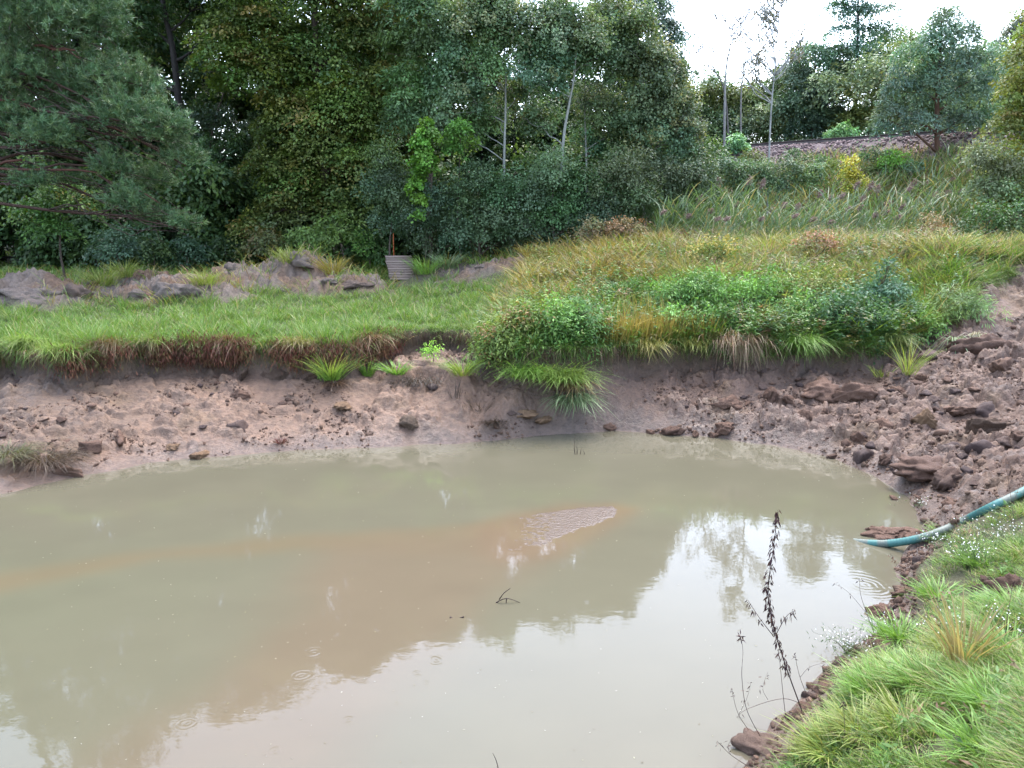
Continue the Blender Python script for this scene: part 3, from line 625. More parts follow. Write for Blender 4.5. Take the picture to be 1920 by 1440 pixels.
# trees around and behind the railway
Y = 46
tree('locust_tree', 'tall bluish feathery tree rising behind the right side of the aspens', 'tree', foot(1215, Y), at_y(1200, -90, Y),
     BL(Y, (1215, 20, 60), (1250, 60, 40), (1265, 110, 30, .6), (1230, 100, 40), (1180, -40, 70), (1285, 130, 18, .6), (1275, 70, 22, .5), (1150, 40, 50)), .22, LF(PAL_BLUE, .22, .35, 1.8, .6, 55, droop=.8), seed=23)
def bare(name, lb, pxs, Y, seed, r0=.09, n=9, c=(.16, .15, .14), leaves=None, spread=1.0):
    r = np.random.default_rng(seed); base = foot(pxs[0][0], Y); T = thing(name, lb, 'tree', base); mb = MB()
    pts = [base * 0 - UP * .1] + [at_y(a, b, Y) - base for a, b in pxs[1:]]
    P = spline(pts, 24); R = r0 * np.linspace(1, .1, 24); mb.tube(P, R, 7, c); tips = []
    for i in range(n):
        k = r.integers(9, 22); L = spread * (1.2 + 2.2 * (1 - k / 24)); az = r.choice([0, pi]) + r.normal() * .6
        e = P[k] + np.array([cos(az) * .75, sin(az) * .5, r.uniform(.5, 1.0)]) * L
        q = branch(mb, r, P[k], e, max(R[k] * .6, .03), .016, 5, .06, -.05, 9, c)
        for s in range(3):
            j = r.integers(3, 8); e2 = q[j] + (q[-1] - q[j]) * .5 + rdir(r, 1)[0] * L * .28 + UP * L * .12
            q2 = branch(mb, r, q[j], e2,   .022, .012, 4, .07, 0, 6, c); tips += list(q2[2:])
        tips += list(q[4:])
    link('trunk', mb.mesh('trunk', M_BARK, True), T)
    if leaves:
        tp = np.array(tips); pick = tp[r.integers(0, len(tp), leaves[0])] + r.normal(size=(leaves[0], 3)) * .1
        L = leaves[2] * r.uniform(.7, 1.2, leaves[0])
        V = diamonds(pick, unit(rdir(r, leaves[0]) - UP * .6), rdir(r, leaves[0]), L, L * .5)
        link('crown', quads_mesh('crown', V, jit(r, leaves[1], leaves[0]), M_LEAF), T)
    return T
bare('dead_tree', 'bare grey dead tree forking against the white sky', [(1352, 280), (1360, 150), (1368, 90), (1375, 40)], 44, 24, .075, 14, (.2, .19, .18))
bare('dead_tree', 'broken bare dead limbed tree leaning right, just right of the forked dead tree', [(1385, 280), (1390, 170), (1405, 90), (1440, 40)], 46, 25, .06, 13, (.17, .16, .15))
bare('dead_tree', 'short dark bare snag leaning left below the forked dead tree', [(1362, 270), (1358, 170), (1330, 125), (1300, 95)], 45, 26, .06, 5, (.10, .09, .085), spread=.5)
bare('sparse_birch', 'thin pale nearly leafless birch rising above the railway bank', [(1440, 320), (1445, 220), (1455, 110), (1463, -20)], 33, 27, .05, 30, (.24, .24, .23), leaves=(900, [(.09, .10, .05), (.14, .10, .05), (.07, .08, .045)], .14), spread=.72)
Y = 47
tree('broadleaf_tree', 'rounded dark green tree behind the track, left of the tall narrow tree', 'tree', foot(1530, Y), at_y(1530, 80, Y),
     BL(Y, (1535, 110, 40), (1500, 140, 35), (1560, 160, 40), (1520, 180, 45), (1550, 225, 40), (1480, 200, 40), (1570, 100, 25), (1510, 235, 35)), .16, LF([(.05, .085, .05), (.06, .095, .055), (.045, .075, .05)], .17, .5, 2.2, .5, 55), seed=28)
Y = 48
tree('tall_tree', 'tallest narrow tree behind the track with a straight dark trunk and drooping sprays', 'tree', foot(1605, Y), at_y(1610, -60, Y),
     BL(Y, (1610, 20, 40, .6), (1585, 50, 30, .5), (1645, 55, 38, .5), (1610, 90, 42, .6), (1650, 105, 32, .5), (1580, 120, 28, .5), (1625, 140, 35, .6), (1600, -30, 45), (1570, 5, 22, .4), (1660, 15, 22, .4)), .17, LF(PAL_BLUE, .2, .4, 2.0, .55, 50, droop=.9), bark=(.05, .045, .045), seed=29, trunkpts=[at_y(1604, 210, Y), at_y(1607, 120, Y)])
Y = 34
tree('locust_tree', 'feathery blue-green locust standing before the railway bank, trunk forking low', 'tree', foot(1760, Y), at_y(1765, 40, Y),
     BL(Y, (1760, 70, 42), (1800, 60, 38), (1720, 110, 45), (1790, 120, 50), (1840, 110, 40), (1690, 160, 40), (1750, 165, 50), (1820, 170, 45), (1860, 150, 30), (1670, 210, 38, .7), (1730, 225, 40, .6), (1800, 225, 45, .6), (1850, 215, 35, .7), (1650, 235, 25, .6), (1775, 30, 28)), .15, LF([(.07, .12, .085), (.08, .135, .09), (.06, .105, .07), (.09, .13, .07)], .17, .3, 3.4, .42, 50, droop=.9, flat=.25, shell=(.5, 1.0)), bark=(.09, .05, .035), seed=30, trunkpts=[at_y(1759, 290, Y), at_y(1757, 200, Y), at_y(1762, 110, Y)])
Y = 27
tree('yellow_tree', 'yellow-green tree at the right edge of the picture', 'tree', foot(1960, Y), at_y(1960, 40, Y),
     BL(Y, (1930, 110, 50), (1900, 160, 38), (1930, 210, 60), (1890, 245, 40), (1920, 300, 55), (1960, 60, 60), (1990, 150, 80), (1880, 310, 35), (1985, 280, 80), (1930, 370, 50), (1880, 370, 35)), .12, LF([(.12, .14, .03), (.09, .13, .035), (.15, .15, .035), (.08, .11, .04)], .13, .55, 2.8, .42, 55, tip=([(.18, .16, .04), (.17, .12, .05)], .12)), seed=31)
for i, (lb, Y, bl, pal, L) in enumerate([
        ('pale olive tree behind the track under the bare dead trees', 50, [(1400, 200, 45), (1370, 220, 40), (1430, 230, 40), (1340, 190, 38), (1320, 230, 40), (1385, 185, 36), (1430, 190, 38), (1310, 190, 30)], PAL_OLIVE, .17),
        ('dark green bush behind the track, left of the pale olive tree', 49, [(1320, 250, 30), (1355, 255, 30), (1300, 225, 30)], PAL_DARK, .17),
        ('olive tree behind the track between birch and rounded dark tree', 50, [(1475, 150, 35), (1465, 200, 40), (1500, 100, 26), (1450, 240, 35), (1495, 140, 34), (1455, 165, 28)], PAL_OLIVE, .17),
        ('golden olive bush behind the track at the tall tree\'s foot', 46, [(1600, 225, 32), (1640, 220, 35), (1660, 190, 35), (1580, 240, 22)], [(.12, .13, .03), (.10, .12, .03)], .16),
        ('olive tree behind the track between tall tree and locust', 50, [(1690, 90, 45), (1670, 140, 40), (1700, 160, 40), (1650, 170, 35), (1700, 220, 40)], [(.09, .12, .05), (.10, .13, .05)], .18),
        ('dark green tree behind the locust\'s right half', 47, [(1860, 120, 45), (1850, 190, 45), (1800, 190, 45), (1880, 230, 45), (1880, 170, 40)], [(.05, .085, .05), (.06, .095, .055)], .17),
        ('far dark tree poking above the yellow tree at the right edge', 55, [(1905, 60, 22, .6), (1930, 55, 40), (1900, 120, 40), (1940, 120, 50)], [(.05, .07, .05), (.07, .08, .05)], .2)]):
    px = bl[0][0]
    tree('broadleaf_tree', lb, 'tree', foot(px, Y), at_y(px, bl[0][1], Y), BL(Y, *bl), .13, LF(pal, L, .5, 2.4, .5, 52), seed=80 + i, group='trees behind the track', subs=3)
for i, (lb, Y, bl, pal, L) in enumerate([
        ('pale fresh green sapling left of the birch at the track edge', 40.5, [(1380, 262, 18), (1372, 280, 14), (1392, 282, 14)], [(.09, .17, .07), (.11, .2, .08)], .16),
        ('pale fresh green sapling right of the birch at the track edge', 41.5, [(1578, 240, 15), (1560, 252, 14), (1592, 252, 14), (1575, 258, 14)], [(.09, .17, .07), (.11, .2, .08)], .16),
        ('grey-green shrub at the foot of the birch on the bank', 33, [(1410, 320, 38), (1380, 335, 35), (1440, 340, 35), (1400, 360, 35), (1360, 310, 25)], PAL_ASPEN, .12),
        ('grey-green shrub on the bank right of the birch', 33, [(1480, 320, 35), (1510, 335, 32), (1470, 350, 30), (1530, 320, 22)], PAL_ASPEN, .12),
        ('low olive bush growing on the ballast edge left of the birch foot', 35.5, [(1405, 292, 14), (1425, 298, 16), (1390, 300, 12)], PAL_OLIVE, .12),
        ('low grey-green bush growing on the ballast edge right of the birch foot', 35, [(1490, 292, 16), (1515, 298, 14), (1540, 300, 14)], PAL_ASPEN, .12),
        ('low dull bush on the ballast edge left of the locust', 34.5, [(1640, 285, 14), (1665, 288, 16), (1620, 294, 12)], PAL_WILLOW, .12),
        ('yellow-leaved small shrub standing alone on the bank', 31.5, [(1602, 300, 16), (1595, 320, 20), (1605, 340, 20), (1590, 350, 14)], [(.22, .21, .03), (.26, .22, .03), (.16, .19, .03)], .12),
        ('bright green low bush on the bank left of the locust trunk', 33.5, [(1680, 302, 24), (1660, 308, 16), (1700, 310, 16)], [(.07, .16, .03), (.09, .18, .03)], .12),
        ('dull green bush on the bank around the locust trunk', 33, [(1720, 325, 28), (1760, 335, 25), (1800, 330, 28), (1690, 340, 22)], PAL_WILLOW, .12),
        ('olive bush on the bank between yellow shrub and bright bush', 34, [(1640, 315, 20), (1560, 312, 20), (1625, 335, 18)], PAL_OLIVE, .12),
        ('grey-green sapling thicket leaning in from the right edge', 26, [(1860, 310, 40), (1840, 350, 40), (1880, 360, 45), (1900, 320, 45), (1830, 290, 30)], [(.08, .11, .05), (.10, .12, .06)], .11),
        ('dark green bush at the right edge above the spoil mound', 23.5, [(1850, 410, 42), (1820, 435, 30), (1890, 420, 40), (1860, 450, 28), (1920, 400, 40)], [(.045, .09, .03), (.055, .10, .035), (.04, .075, .025)], .10),
        ('brown-tinged bush left of the dark green right-edge bush', 24.5, [(1735, 415, 26), (1760, 430, 25), (1715, 440, 22), (1740, 450, 22)], [(.13, .10, .045), (.10, .10, .04), (.16, .09, .05)], .09),
        ('russet low bush behind the yellowed grass, left end of the reeds', 26.8, [(1110, 430, 28), (1150, 425, 30), (1185, 430, 25), (1085, 440, 18)], [(.11, .09, .045), (.09, .10, .04), (.15, .09, .05)], .10)]):
    px = bl[0][0]
    tree('bank_shrub', lb, 'shrub', foot(px, Y), at_y(px, bl[0][1] - 5, Y), BL(Y, *bl), .035, LF(pal, L, .5, 4.0, .32, 46, flat=.6, shell=(.3, 1.02)), seed=100 + i, group='shrubs on the railway bank', subs=2)
# forest wall behind, on the left
base0 = np.array([0., 0, 0])
r = np.random.default_rng(5)
FB = [(np.array([r.normal() * 1.6 * (1 - .5 * max(0, z - 11) / 8), r.normal() * 1.4 * (1 - .5 * max(0, z - 11) / 8), z]), np.array([1.9, 1.9, 1.6]) * r.uniform(.8, 1.2) * (1 - .62 * max(0, z - 10) / 9)) for z in np.linspace(2.2, 19, 22)]
proto = tree('forest_tree', 'x', 'tree', base0, (0, 0, 20.5), FB, .25, LF(PAL_DARK, .24, .65, 1.1, .75, 46, tip=([(.08, .09, .03)], .1)), group='forest trees behind the lawn', seed=33, bark=(.03, .027, .025), subs=2)
first = True
for i, (x, y, s) in enumerate([(-35, 38, 1.05), (-29.5, 41, 1.15), (-25, 37.5, 1.0), (-20.5, 40, 1.1), (-16.5, 42.5, 1.05), (-12.5, 39.5, .9), (-8.5, 42, .92), (-5, 40, .76), (-1.5, 42, .70), (2.5, 41, .58), (-38, 46, 1.2), (-31, 50, 1.25), (-23, 49, 1.15), (-14, 50, 1.0), (-6, 49, .8), (-43, 40, 1.1), (5.5, 43.5, .5)]):
    lb = 'dark green forest tree in the shaded wall behind the lawn'
    loc = (x, y, float(H(x, y)) - .1)
    if first: proto.location = loc; proto.scale = (s, s, s); proto['label'] = lb; first = False
    else: copy_tree(proto, loc, i * 1.7, s, lb)
for i, (x, y, s) in enumerate([(-14.5, 38.5, .46), (-10.6, 38, .46), (-17.5, 38.5, .44), (-6.8, 37.5, .4), (-3.2, 37, .4), (.4, 36.5, .38), (3.4, 36.5, .36), (6.2, 37.5, .33), (-21, 37.5, .45), (-12.6, 41, .56), (-1.2, 39, .46), (8.4, 39.5, .3), (-8.6, 40, .5), (-19, 41, .55), (-24.5, 38.5, .46), (1.3, 38, .5), (2.6, 39, .5), (.2, 40, .52)]):
    copy_tree(proto, (x, y, float(H(x, y)) - .1), i * 2.3, s, 'low young forest tree in the dark gap between the tall trunks', s * 1.0)
FB2 = [(np.array([r.normal() * .8, r.normal() * .6, z]), np.array([1.2, 1.0, 1.0])) for z in (.7, 1.3, 2.0, 2.6, 3.4)]
proto = tree('understory_bush', 'dark understory bush between the trunks of the forest wall', 'shrub', base0, (0, 0, 3.5), FB2, .05, LF(PAL_DARK, .2, .55, 1.8, .55, 44), group='understory bushes', seed=34, subs=2, bark=(.03, .027, .025))
for i, (x, y, s) in enumerate([(-29, 35, 1.1), (-26, 34, 1.0), (-23.5, 33.6, 1.1), (-21, 34.5, 1.2), (-18.5, 34, 1.1), (-16, 34.6, 1.2), (-13.8, 34, 1.2), (-11.5, 34.8, 1.2), (-9, 34.5, 1.1), (-6.8, 34.2, 1.1), (-4.5, 33.5, 1.1), (-2.2, 33.5, 1.1), (0, 33, 1.1), (2.2, 33, 1.1), (4.6, 33.5, 1.0), (7, 34, .9), (9, 36, .9), (-32, 36, 1.2)]):
    loc = (x, y, float(H(x, y)) - .1)
    if i == 0: proto.location = loc
    else: copy_tree(proto, loc, i * 2.1, s)

FB3 = [(np.array([r.normal() * 1.1, r.normal() * .6, z]), np.array([1.2, 1.0, .9]) * r.uniform(.7, 1.1)) for z in (.8, 1.2, 1.7, 2.3, 2.9, 3.4, 4.0, 4.5)]
proto = tree('trackside_bush', 'x', 'shrub', base0, (0, 0, 4), FB3, .05, LF([(.085, .13, .06), (.07, .12, .06), (.11, .14, .055), (.06, .10, .05)], .12, .5, 2.6, .45, 62, shell=(.4, 1.05)), group='bushes behind the track', seed=35, subs=2)  # leaf colours lightened and blued to paint in distance haze
for i, (px, Y, s) in enumerate([(1310, 50, 1.0), (1365, 51, .95), (1420, 50, 1.05), (1470, 49, 1.1), (1525, 49, 1.15), (1575, 48, 1.2), (1625, 47, 1.25), (1680, 47, 1.25), (1735, 46, 1.2), (1790, 45, 1.2), (1850, 45, 1.2), (1910, 44, 1.2), (1260, 51, 1.1), (1210, 52, 1.1)]):
    p = foot(px, Y); p[2] -= .3; s = s * 1.5; lb = 'olive-green bush in the row filling the gap behind the railway track'
    if i == 0: proto.location = p; proto.scale = (s, s, s); proto['label'] = lb
    else: copy_tree(proto, p, i * 1.9, s, lb)


# ------------------------------------------------------------------ grass
def blades(r, P, az, L, lean, W, c0, c1, droop=.35, segs=(0, .4, .75, 1), tw=.9, down=0.):
    n = len(P); s = np.array(segs)[None, :, None]
    h = np.stack([np.cos(az), np.sin(az), 0 * az], -1)[:, None]
    L = np.broadcast_to(L, (n,)).reshape(n, 1, 1); lean = np.broadcast_to(lean, (n,)).reshape(n, 1, 1); dr = np.broadcast_to(droop, (n,)).reshape(n, 1, 1)
    dn = np.broadcast_to(down, (n,)).reshape(n, 1, 1)
    Q = P[:, None] + L * (h * (lean * s + dr * s ** 2) + UP * (s * (1 - .35 * lean) - (dr * .45 + dn) * s ** 2))
    sa = az + pi / 2 + r.normal(size=n) * tw
    sd_ = np.stack([np.cos(sa), np.sin(sa), 0 * sa], -1)[:, None]
    wd = np.array([.75, 1, .7, .08])[:len(segs)][None, :, None] * np.broadcast_to(W, (n,)).reshape(n, 1, 1) * .5
    k = len(segs)
    V = np.stack([Q - sd_ * wd, Q + sd_ * wd], 2).reshape(n, 2 * k, 3)
    b = (np.arange(n) * 2 * k)[:, None]
    F = np.concatenate([b + np.array([2 * i, 2 * i + 1, 2 * i + 3, 2 * i + 2]) for i in range(k - 1)], 1).reshape(-1, 4)
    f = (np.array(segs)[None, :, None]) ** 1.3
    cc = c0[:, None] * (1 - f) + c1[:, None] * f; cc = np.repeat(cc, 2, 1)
    return V.reshape(-1, 3), F, cc.reshape(-1, 3)
def join(parts):
    V, Fs, Cc, n = [], [], [], 0
    for v, f, c in parts:
        V.append(v); Fs.append(f + n); Cc.append(c); n += len(v)
    return np.concatenate(V), np.concatenate(Fs), np.concatenate(Cc)
def grass(name, parts, mat=None):
    V, F, Cc = join(parts); return tag(link(name, mesh_np(name, V, F, mat or M_GRASS, Cc)), kind='stuff')
def scatter(r, n, y0, y1, u0=-.80, u1=.80, p=1.):
    q = r.random(n); Y = (y0 ** -p + q * (y1 ** -p - y0 ** -p)) ** (-1 / p); X = r.uniform(u0, u1, n) * Y
    return X, Y
def with_z(x, y, dz=-.02): return np.stack([x, y, H(x, y) + dz], -1)
G_LAWN = np.array([(.105, .205, .028), (.085, .175, .025), (.14, .225, .035), (.07, .14, .024)])
G_PALE = np.array([(.17, .23, .08), (.19, .24, .10)])
G_STRAW = np.array([(.30, .25, .12), (.26, .23, .10), (.33, .27, .16)])
G_GOLD = np.array([(.24, .19, .045), (.20, .175, .045), (.27, .20, .05)])
G_MEAD = np.array([(.14, .19, .05), (.12, .175, .045), (.18, .21, .065)])
G_RED = np.array([(.10, .04, .025), (.13, .055, .03), (.08, .045, .025)])
def pick(r, n, *sets):
    """sets: (palette, weight array)"""
    wts = np.stack([np.broadcast_to(np.maximum(w_, 0), (n,)) for _, w_ in sets], 1) + 1e-6
    cum = np.cumsum(wts / wts.sum(1, keepdims=True), 1); k = (r.random((n, 1)) > cum).sum(1)
    out = np.zeros((n, 3))
    for i, (p, _) in enumerate(sets):
        m = k == i; out[m] = jit(r, p, int(m.sum()), .2)
    return out
r = np.random.default_rng(201)
# lawn on the far bank
x, y = scatter(r, 420000, 15.2, 44, -.82, .62, 1.4)
ld = near_at(TLD, x, y); nb = near_at(TNB, x, y); hs_ = near_at(rough_soil, x, y); to = track_off(x, y)
mound = sstep(-1.2, 1.2, x + .5 * (fbm(x * .6, y * .6, 401, 3) - .5) * 3 - .12 * (y - 18)) * sstep(17.4, 18.6, y)
k = (ld > .0) & (nb < .3) & (hs_ < .12 + .15 * r.random(len(x))) & (to > 10) & (mound < r.random(len(x)))
q = gp(757, 526); k &= ~((np.abs(x - q[0]) < .75) & (y > q[1] - 1.3) & (y < q[1] + 1.5))
x, y = x[k], y[k]; n = len(x)
pn = fbm(x * .8, y * .8, 403, 3); pn2 = fbm(x * 2.6, y * 2.6, 405, 3)
col = pick(r, n, (G_LAWN, 1.2 + 0 * x), (G_PALE, sstep(.5, .68, pn) * .7), (G_MEAD, sstep(.5, .35, pn) * .9), (G_STRAW, .04 + .12 * sstep(.58, .7, pn2)))
lift = sstep(.35, .7, pn2)
L = r.uniform(.08, .24, n) * (.5 + 1.5 * lift * sstep(.42, .6, fbm(x * 5, y * 5, 406, 2)) + .3 * lift) * np.where(y < 17.8, 1.35, 1)
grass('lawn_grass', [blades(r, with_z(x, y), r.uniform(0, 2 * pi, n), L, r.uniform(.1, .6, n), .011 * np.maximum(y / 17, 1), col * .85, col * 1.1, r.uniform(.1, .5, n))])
# meadow: mound on the right, rough strip round the heaps and before the trees
x, y = scatter(r, 230000, 16.4, 36, -.80, .82, 1.2)
ld = near_at(TLD, x, y); nb = near_at(TNB, x, y); hs_ = near_at(rough_soil, x, y); to = track_off(x, y)
mound = sstep(-1.2, 1.2, x + .5 * (fbm(x * .6, y * .6, 401, 3) - .5) * 3 - .12 * (y - 18)) * sstep(17.0, 18.2, y)
strip = sstep(26.5, 29, y + 2 * (fbm(x * .5, y * .5, 407, 2) - .5)) * (x < 1) * (1 - .8 * sstep(-14, -17, x)) * sstep(34, 30, y)
heapy = .45 * sstep(.5, .66, fbm(x * 1.3, y * 1.3, 409, 3)) * (heap_h(x, y) > .08)
spm = near_at(spoil, x, y)
bare_ = 0 * x
for a, b, rr in [(1030, 545, .75), (1160, 548, .8), (850, 512, .4)]:
    q = gp(a, b); bare_ = np.maximum(bare_, np.exp(-(((x - q[0]) / rr) ** 2 + ((y - q[1]) / rr) ** 2)))
wgt = np.maximum(np.maximum(mound, strip), heapy) * (1 - bare_) * (1 - spm)
k = (ld > .02) & (nb < .3) & (to > 4.6) & (wgt > r.random(len(x))) & (r.random(len(x)) < np.where(mound > .5, 1, .55))
x, y = x[k], y[k]; n = len(x); mound = mound[k]
pn = fbm(x * .7, y * .7, 411, 3); pn2 = fbm(x * 1.9, y * 1.9, 413, 3)
px, py = proj(with_z(x, y))
gold = sstep(900, 960, px) * sstep(1270, 1200, px) * sstep(19.5, 21.5, y) * sstep(29, 26, y)
gold = np.maximum(gold, .55 * sstep(.52, .62, pn2) * (mound < .5))
edge = (y < 19.2) & (mound > .3); fresh = sstep(1650, 1760, px) * edge
drygold = sstep(1120, 1150, px) * sstep(1340, 1300, px) * sstep(18.8, 18.2, y)
up_ = sstep(19.5, 23, y) * sstep(1150, 1250, px)
col = pick(r, n, (G_MEAD, .7 + .9 * sstep(.55, .4, pn)), (G_LAWN, .5 + 1.2 * edge * (1 - drygold) + 1.0 * fresh + .6 * strip[k]), (G_STRAW, .25 + up_ * (.5 + 1.4 * sstep(.45, .6, pn))), (G_GOLD, .10 + 2.6 * gold + 2.6 * drygold + .3 * sstep(.5, .65, pn2) * up_),
           (np.array([(.20, .14, .10), (.24, .17, .12), (.17, .11, .07)]), .12 + .6 * up_ * sstep(.5, .62, pn2)), (G_RED * 1.5, .04 + .15 * gold))
L = r.uniform(.30, .80, n) * (.35 + 1.1 * fbm(x * 1.1, y * 1.1, 415, 3) * sstep(.3, .62, fbm(x * 3.1, y * 3.1, 417, 2)) + .25) * np.where(mound > .5, 1, .8)
L = np.where(drygold > .5, L * 1.15, L); ln = np.where(drygold > .5, r.uniform(.05, .25, n), r.uniform(.1, .7, n))
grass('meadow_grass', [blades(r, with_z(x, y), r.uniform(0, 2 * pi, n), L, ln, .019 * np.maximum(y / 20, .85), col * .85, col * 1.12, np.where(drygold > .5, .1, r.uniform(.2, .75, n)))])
# bunched clumps in the meadow
def bare_at(x, y):
    v = 0 * x
    for a, b, rr in [(1030, 545, .75), (1160, 548, .8)]:
        q = gp(a, b); v = np.maximum(v, np.exp(-(((x - q[0]) / rr) ** 2 + ((y - q[1]) / rr) ** 2)))
    return v
x, y = scatter(r, 7000, 17.2, 30, -.12, .80, 1.4); to = track_off(x, y); mo = sstep(-1.2, 1.0, x - .12 * (y - 18)); ld = near_at(TLD, x, y)
k = (ld > .05) & (to > 6) & (mo > r.random(len(x))) & (bare_at(x, y) < .35) & (near_at(spoil, x, y) < .5) & (near_at(TNB, x, y) < .3); x, y = x[k], y[k]; nc = len(x); m = 34
pc, _ = proj(with_z(x, y)); pn = fbm(x * .8, y * .8, 418, 3); gold = sstep(900, 960, pc) * sstep(1270, 1200, pc) * sstep(19, 21.5, y); hi = sstep(19.5, 23, y)
cc = pick(r, nc, (G_MEAD, 1 + 0 * x), (G_LAWN, 1.1 - .6 * hi), (G_STRAW, .2 + .9 * hi), (G_GOLD, .1 + 3 * gold), (np.array([(.24, .17, .13), (.28, .2, .15)]), .8 * hi), (G_RED * 1.4, .06 + .2 * gold))
P = np.repeat(with_z(x, y), m, 0); n = len(P); P[:, :2] += r.normal(size=(n, 2)) * .05; sz = np.repeat(r.uniform(.35, .85, nc) * (1 + .6 * (r.random(nc) < .22)), m)
cc = cc * r.uniform(.55, 1.3, (nc, 1)); mc = np.repeat(cc, m, 0) * (1 + .22 * r.uniform(-1, 1, (n, 1)))
grass('meadow_clumps', [blades(r, P, r.uniform(0, 2 * pi, n), sz * r.uniform(.5, 1.0, n), r.uniform(.1, .7, n), .020, mc * .9, mc * 1.1, r.uniform(.2, .9, n))])
# leafy herbs in the meadow's front
x, y = scatter(r, 9000, 15.9, 27, -.06, .60, 1.6); ld = near_at(TLD, x, y); pc, pyc = proj(with_z(x, y)); pn = fbm(x * 1.1, y * 1.1, 471, 3)
den = np.maximum(sstep(20.5, 18.0, y) * sstep(1180, 1240, pc) * sstep(1740, 1700, pc), sstep(890, 940, pc) * sstep(1160, 1120, pc) * sstep(18.6, 17.2, y)) * sstep(.36, .5, pn) + .55 * sstep(-.5, 1, x) * sstep(.42, .56, pn) * sstep(27, 24, y)
k = (ld > -.02) & (near_at(TNB, x, y) < .3) & (den > r.random(len(x))); x, y = x[k], y[k]; pc = pc[k]; n = len(x); y = y[:]; m = 30
hgt_ = r.uniform(.35, .85, n); f = r.random((n, m)) ** .7; lean = r.normal(size=(n, 2)) * .18 + np.array([0, -.12])
p = with_z(x, y)[:, None] + np.stack([lean[:, :1] * f, lean[:, 1:] * f, hgt_[:, None] * f], -1); ph = r.uniform(0, 2 * pi, (n, m))
d = unit(np.stack([np.cos(ph), np.sin(ph), r.uniform(-.5, .4, (n, m))], -1)); nr_ = unit(UP + r.normal(size=(n, m, 3)) * .4)
cc = np.repeat(pick(r, n, (np.array([(.065, .14, .03), (.08, .165, .035)]), 1 + 0 * x), (np.array([(.045, .10, .04), (.055, .12, .05)]), .25 + 1.2 * sstep(1560, 1620, pc)), (np.array([(.12, .15, .04), (.15, .13, .05)]), .35 + 1.5 * sstep(19.5, 22, y)), (np.array([(.16, .09, .05), (.20, .13, .07)]), .05 + .5 * sstep(20, 22, y))), m, 0) * (1 + .25 * r.uniform(-1, 1, (n * m, 1)))
V = diamonds(p.reshape(-1, 3), d.reshape(-1, 3), nr_.reshape(-1, 3), r.uniform(.07, .15, n * m), r.uniform(.022, .045, n * m), .15)
tag(link('meadow_herbs', quads_mesh('meadow_herbs', V, cc, M_LEAF)), kind='stuff')
# grass hanging over the cut edge of the far bank
LIPF = np.array([at_z(a, b, z)[:2] for a, b, z in LIP_PX])
seg = np.linalg.norm(np.diff(LIPF, axis=0), axis=1); cum = np.concatenate([[0], np.cumsum(seg)])
def along_lip(r, n, off=(.02, .25), jag=.0):
    s = r.uniform(0, cum[-1], n); i = np.clip(np.searchsorted(cum, s) - 1, 0, len(seg) - 1); f = ((s - cum[i]) / seg[i])[:, None]
    P = LIPF[i] * (1 - f) + LIPF[i + 1] * f; d = (LIPF[i + 1] - LIPF[i]) / seg[i][:, None]; nrm = np.stack([-d[:, 1], d[:, 0]], -1)
    P = P + nrm * r.uniform(off[0], off[1], n)[:, None]; return P[:, 0], P[:, 1], np.arctan2(-nrm[:, 1], -nrm[:, 0])
x, y, az = along_lip(r, 64000, (-.04, .5)); px, _ = proj(with_z(x, y)); pn = fbm(x * 1.6, y * 1.6, 421, 3); cl = sstep(.40, .62, fbm(x * 3.2, y * 3.2, 423, 2)) * sstep(.3, .55, fbm(x * 1.1, y * 1.1, 425, 2))
kk = r.random(len(x)) < (.15 + 1.0 * cl) * np.where((px > 735) & (px < 890), .4, 1); x, y, az, px, pn, cl = x[kk], y[kk], az[kk], px[kk], pn[kk], cl[kk]; n = len(x)
z = H(x, y); lz = land(x, y); z = np.where((z < lz - .25), lz - .05 * r.random(n), z)
green = sstep(170, 90, px) + sstep(880, 930, px) * 1.2
col = pick(r, n, (G_LAWN, 1.6 + .8 * green), (G_PALE, .25 + .4 * green), (G_RED, .12 * sstep(100, 200, px) * sstep(900, 730, px)), (G_STRAW * .7, .15 + 0 * px), (G_MEAD, .5 + 0 * px))
L = r.uniform(.14, .42, n) * (.45 + .9 * cl)
fr1 = blades(r, np.stack([x, y, z - .02], -1), az + r.normal(size=n) * 1.0, L, r.uniform(.1, .8, n), .013, col * .85, col * 1.1, r.uniform(.2, .8, n), tw=1.2, down=r.uniform(.0, .7, n))
x, y, az = along_lip(r, 22000, (-.10, .05)); px, _ = proj(with_z(x, y)); cl = sstep(.42, .60, fbm(x * 2.6, y * 2.6, 427, 3)); kk = r.random(len(x)) < (.03 + .9 * cl) * np.where((px > 735) & (px < 890), .2, 1); x, y, az, px, cl = x[kk], y[kk], az[kk], px[kk], cl[kk]; n = len(x)
redz = sstep(100, 190, px) * sstep(900, 730, px)
col = pick(r, n, (G_LAWN * .8, .35 + 1.4 * (1 - redz)), (G_RED * 1.25, 1.0 * redz), (np.array([(.16, .10, .06), (.12, .075, .045)]), .5 + .5 * redz), (G_MEAD * .8, .5 + 0 * px))
fr3 = blades(r, np.stack([x, y, land(x, y) - r.uniform(.0, .22, n)], -1), az + r.normal(size=n) * .9, r.uniform(.10, .5, n) * (.35 + .9 * cl * r.random(n)), r.uniform(.05, .5, n), .012, col * .9, col, r.uniform(.1, .4, n), tw=1.3, down=r.uniform(.5, 1.5, n))
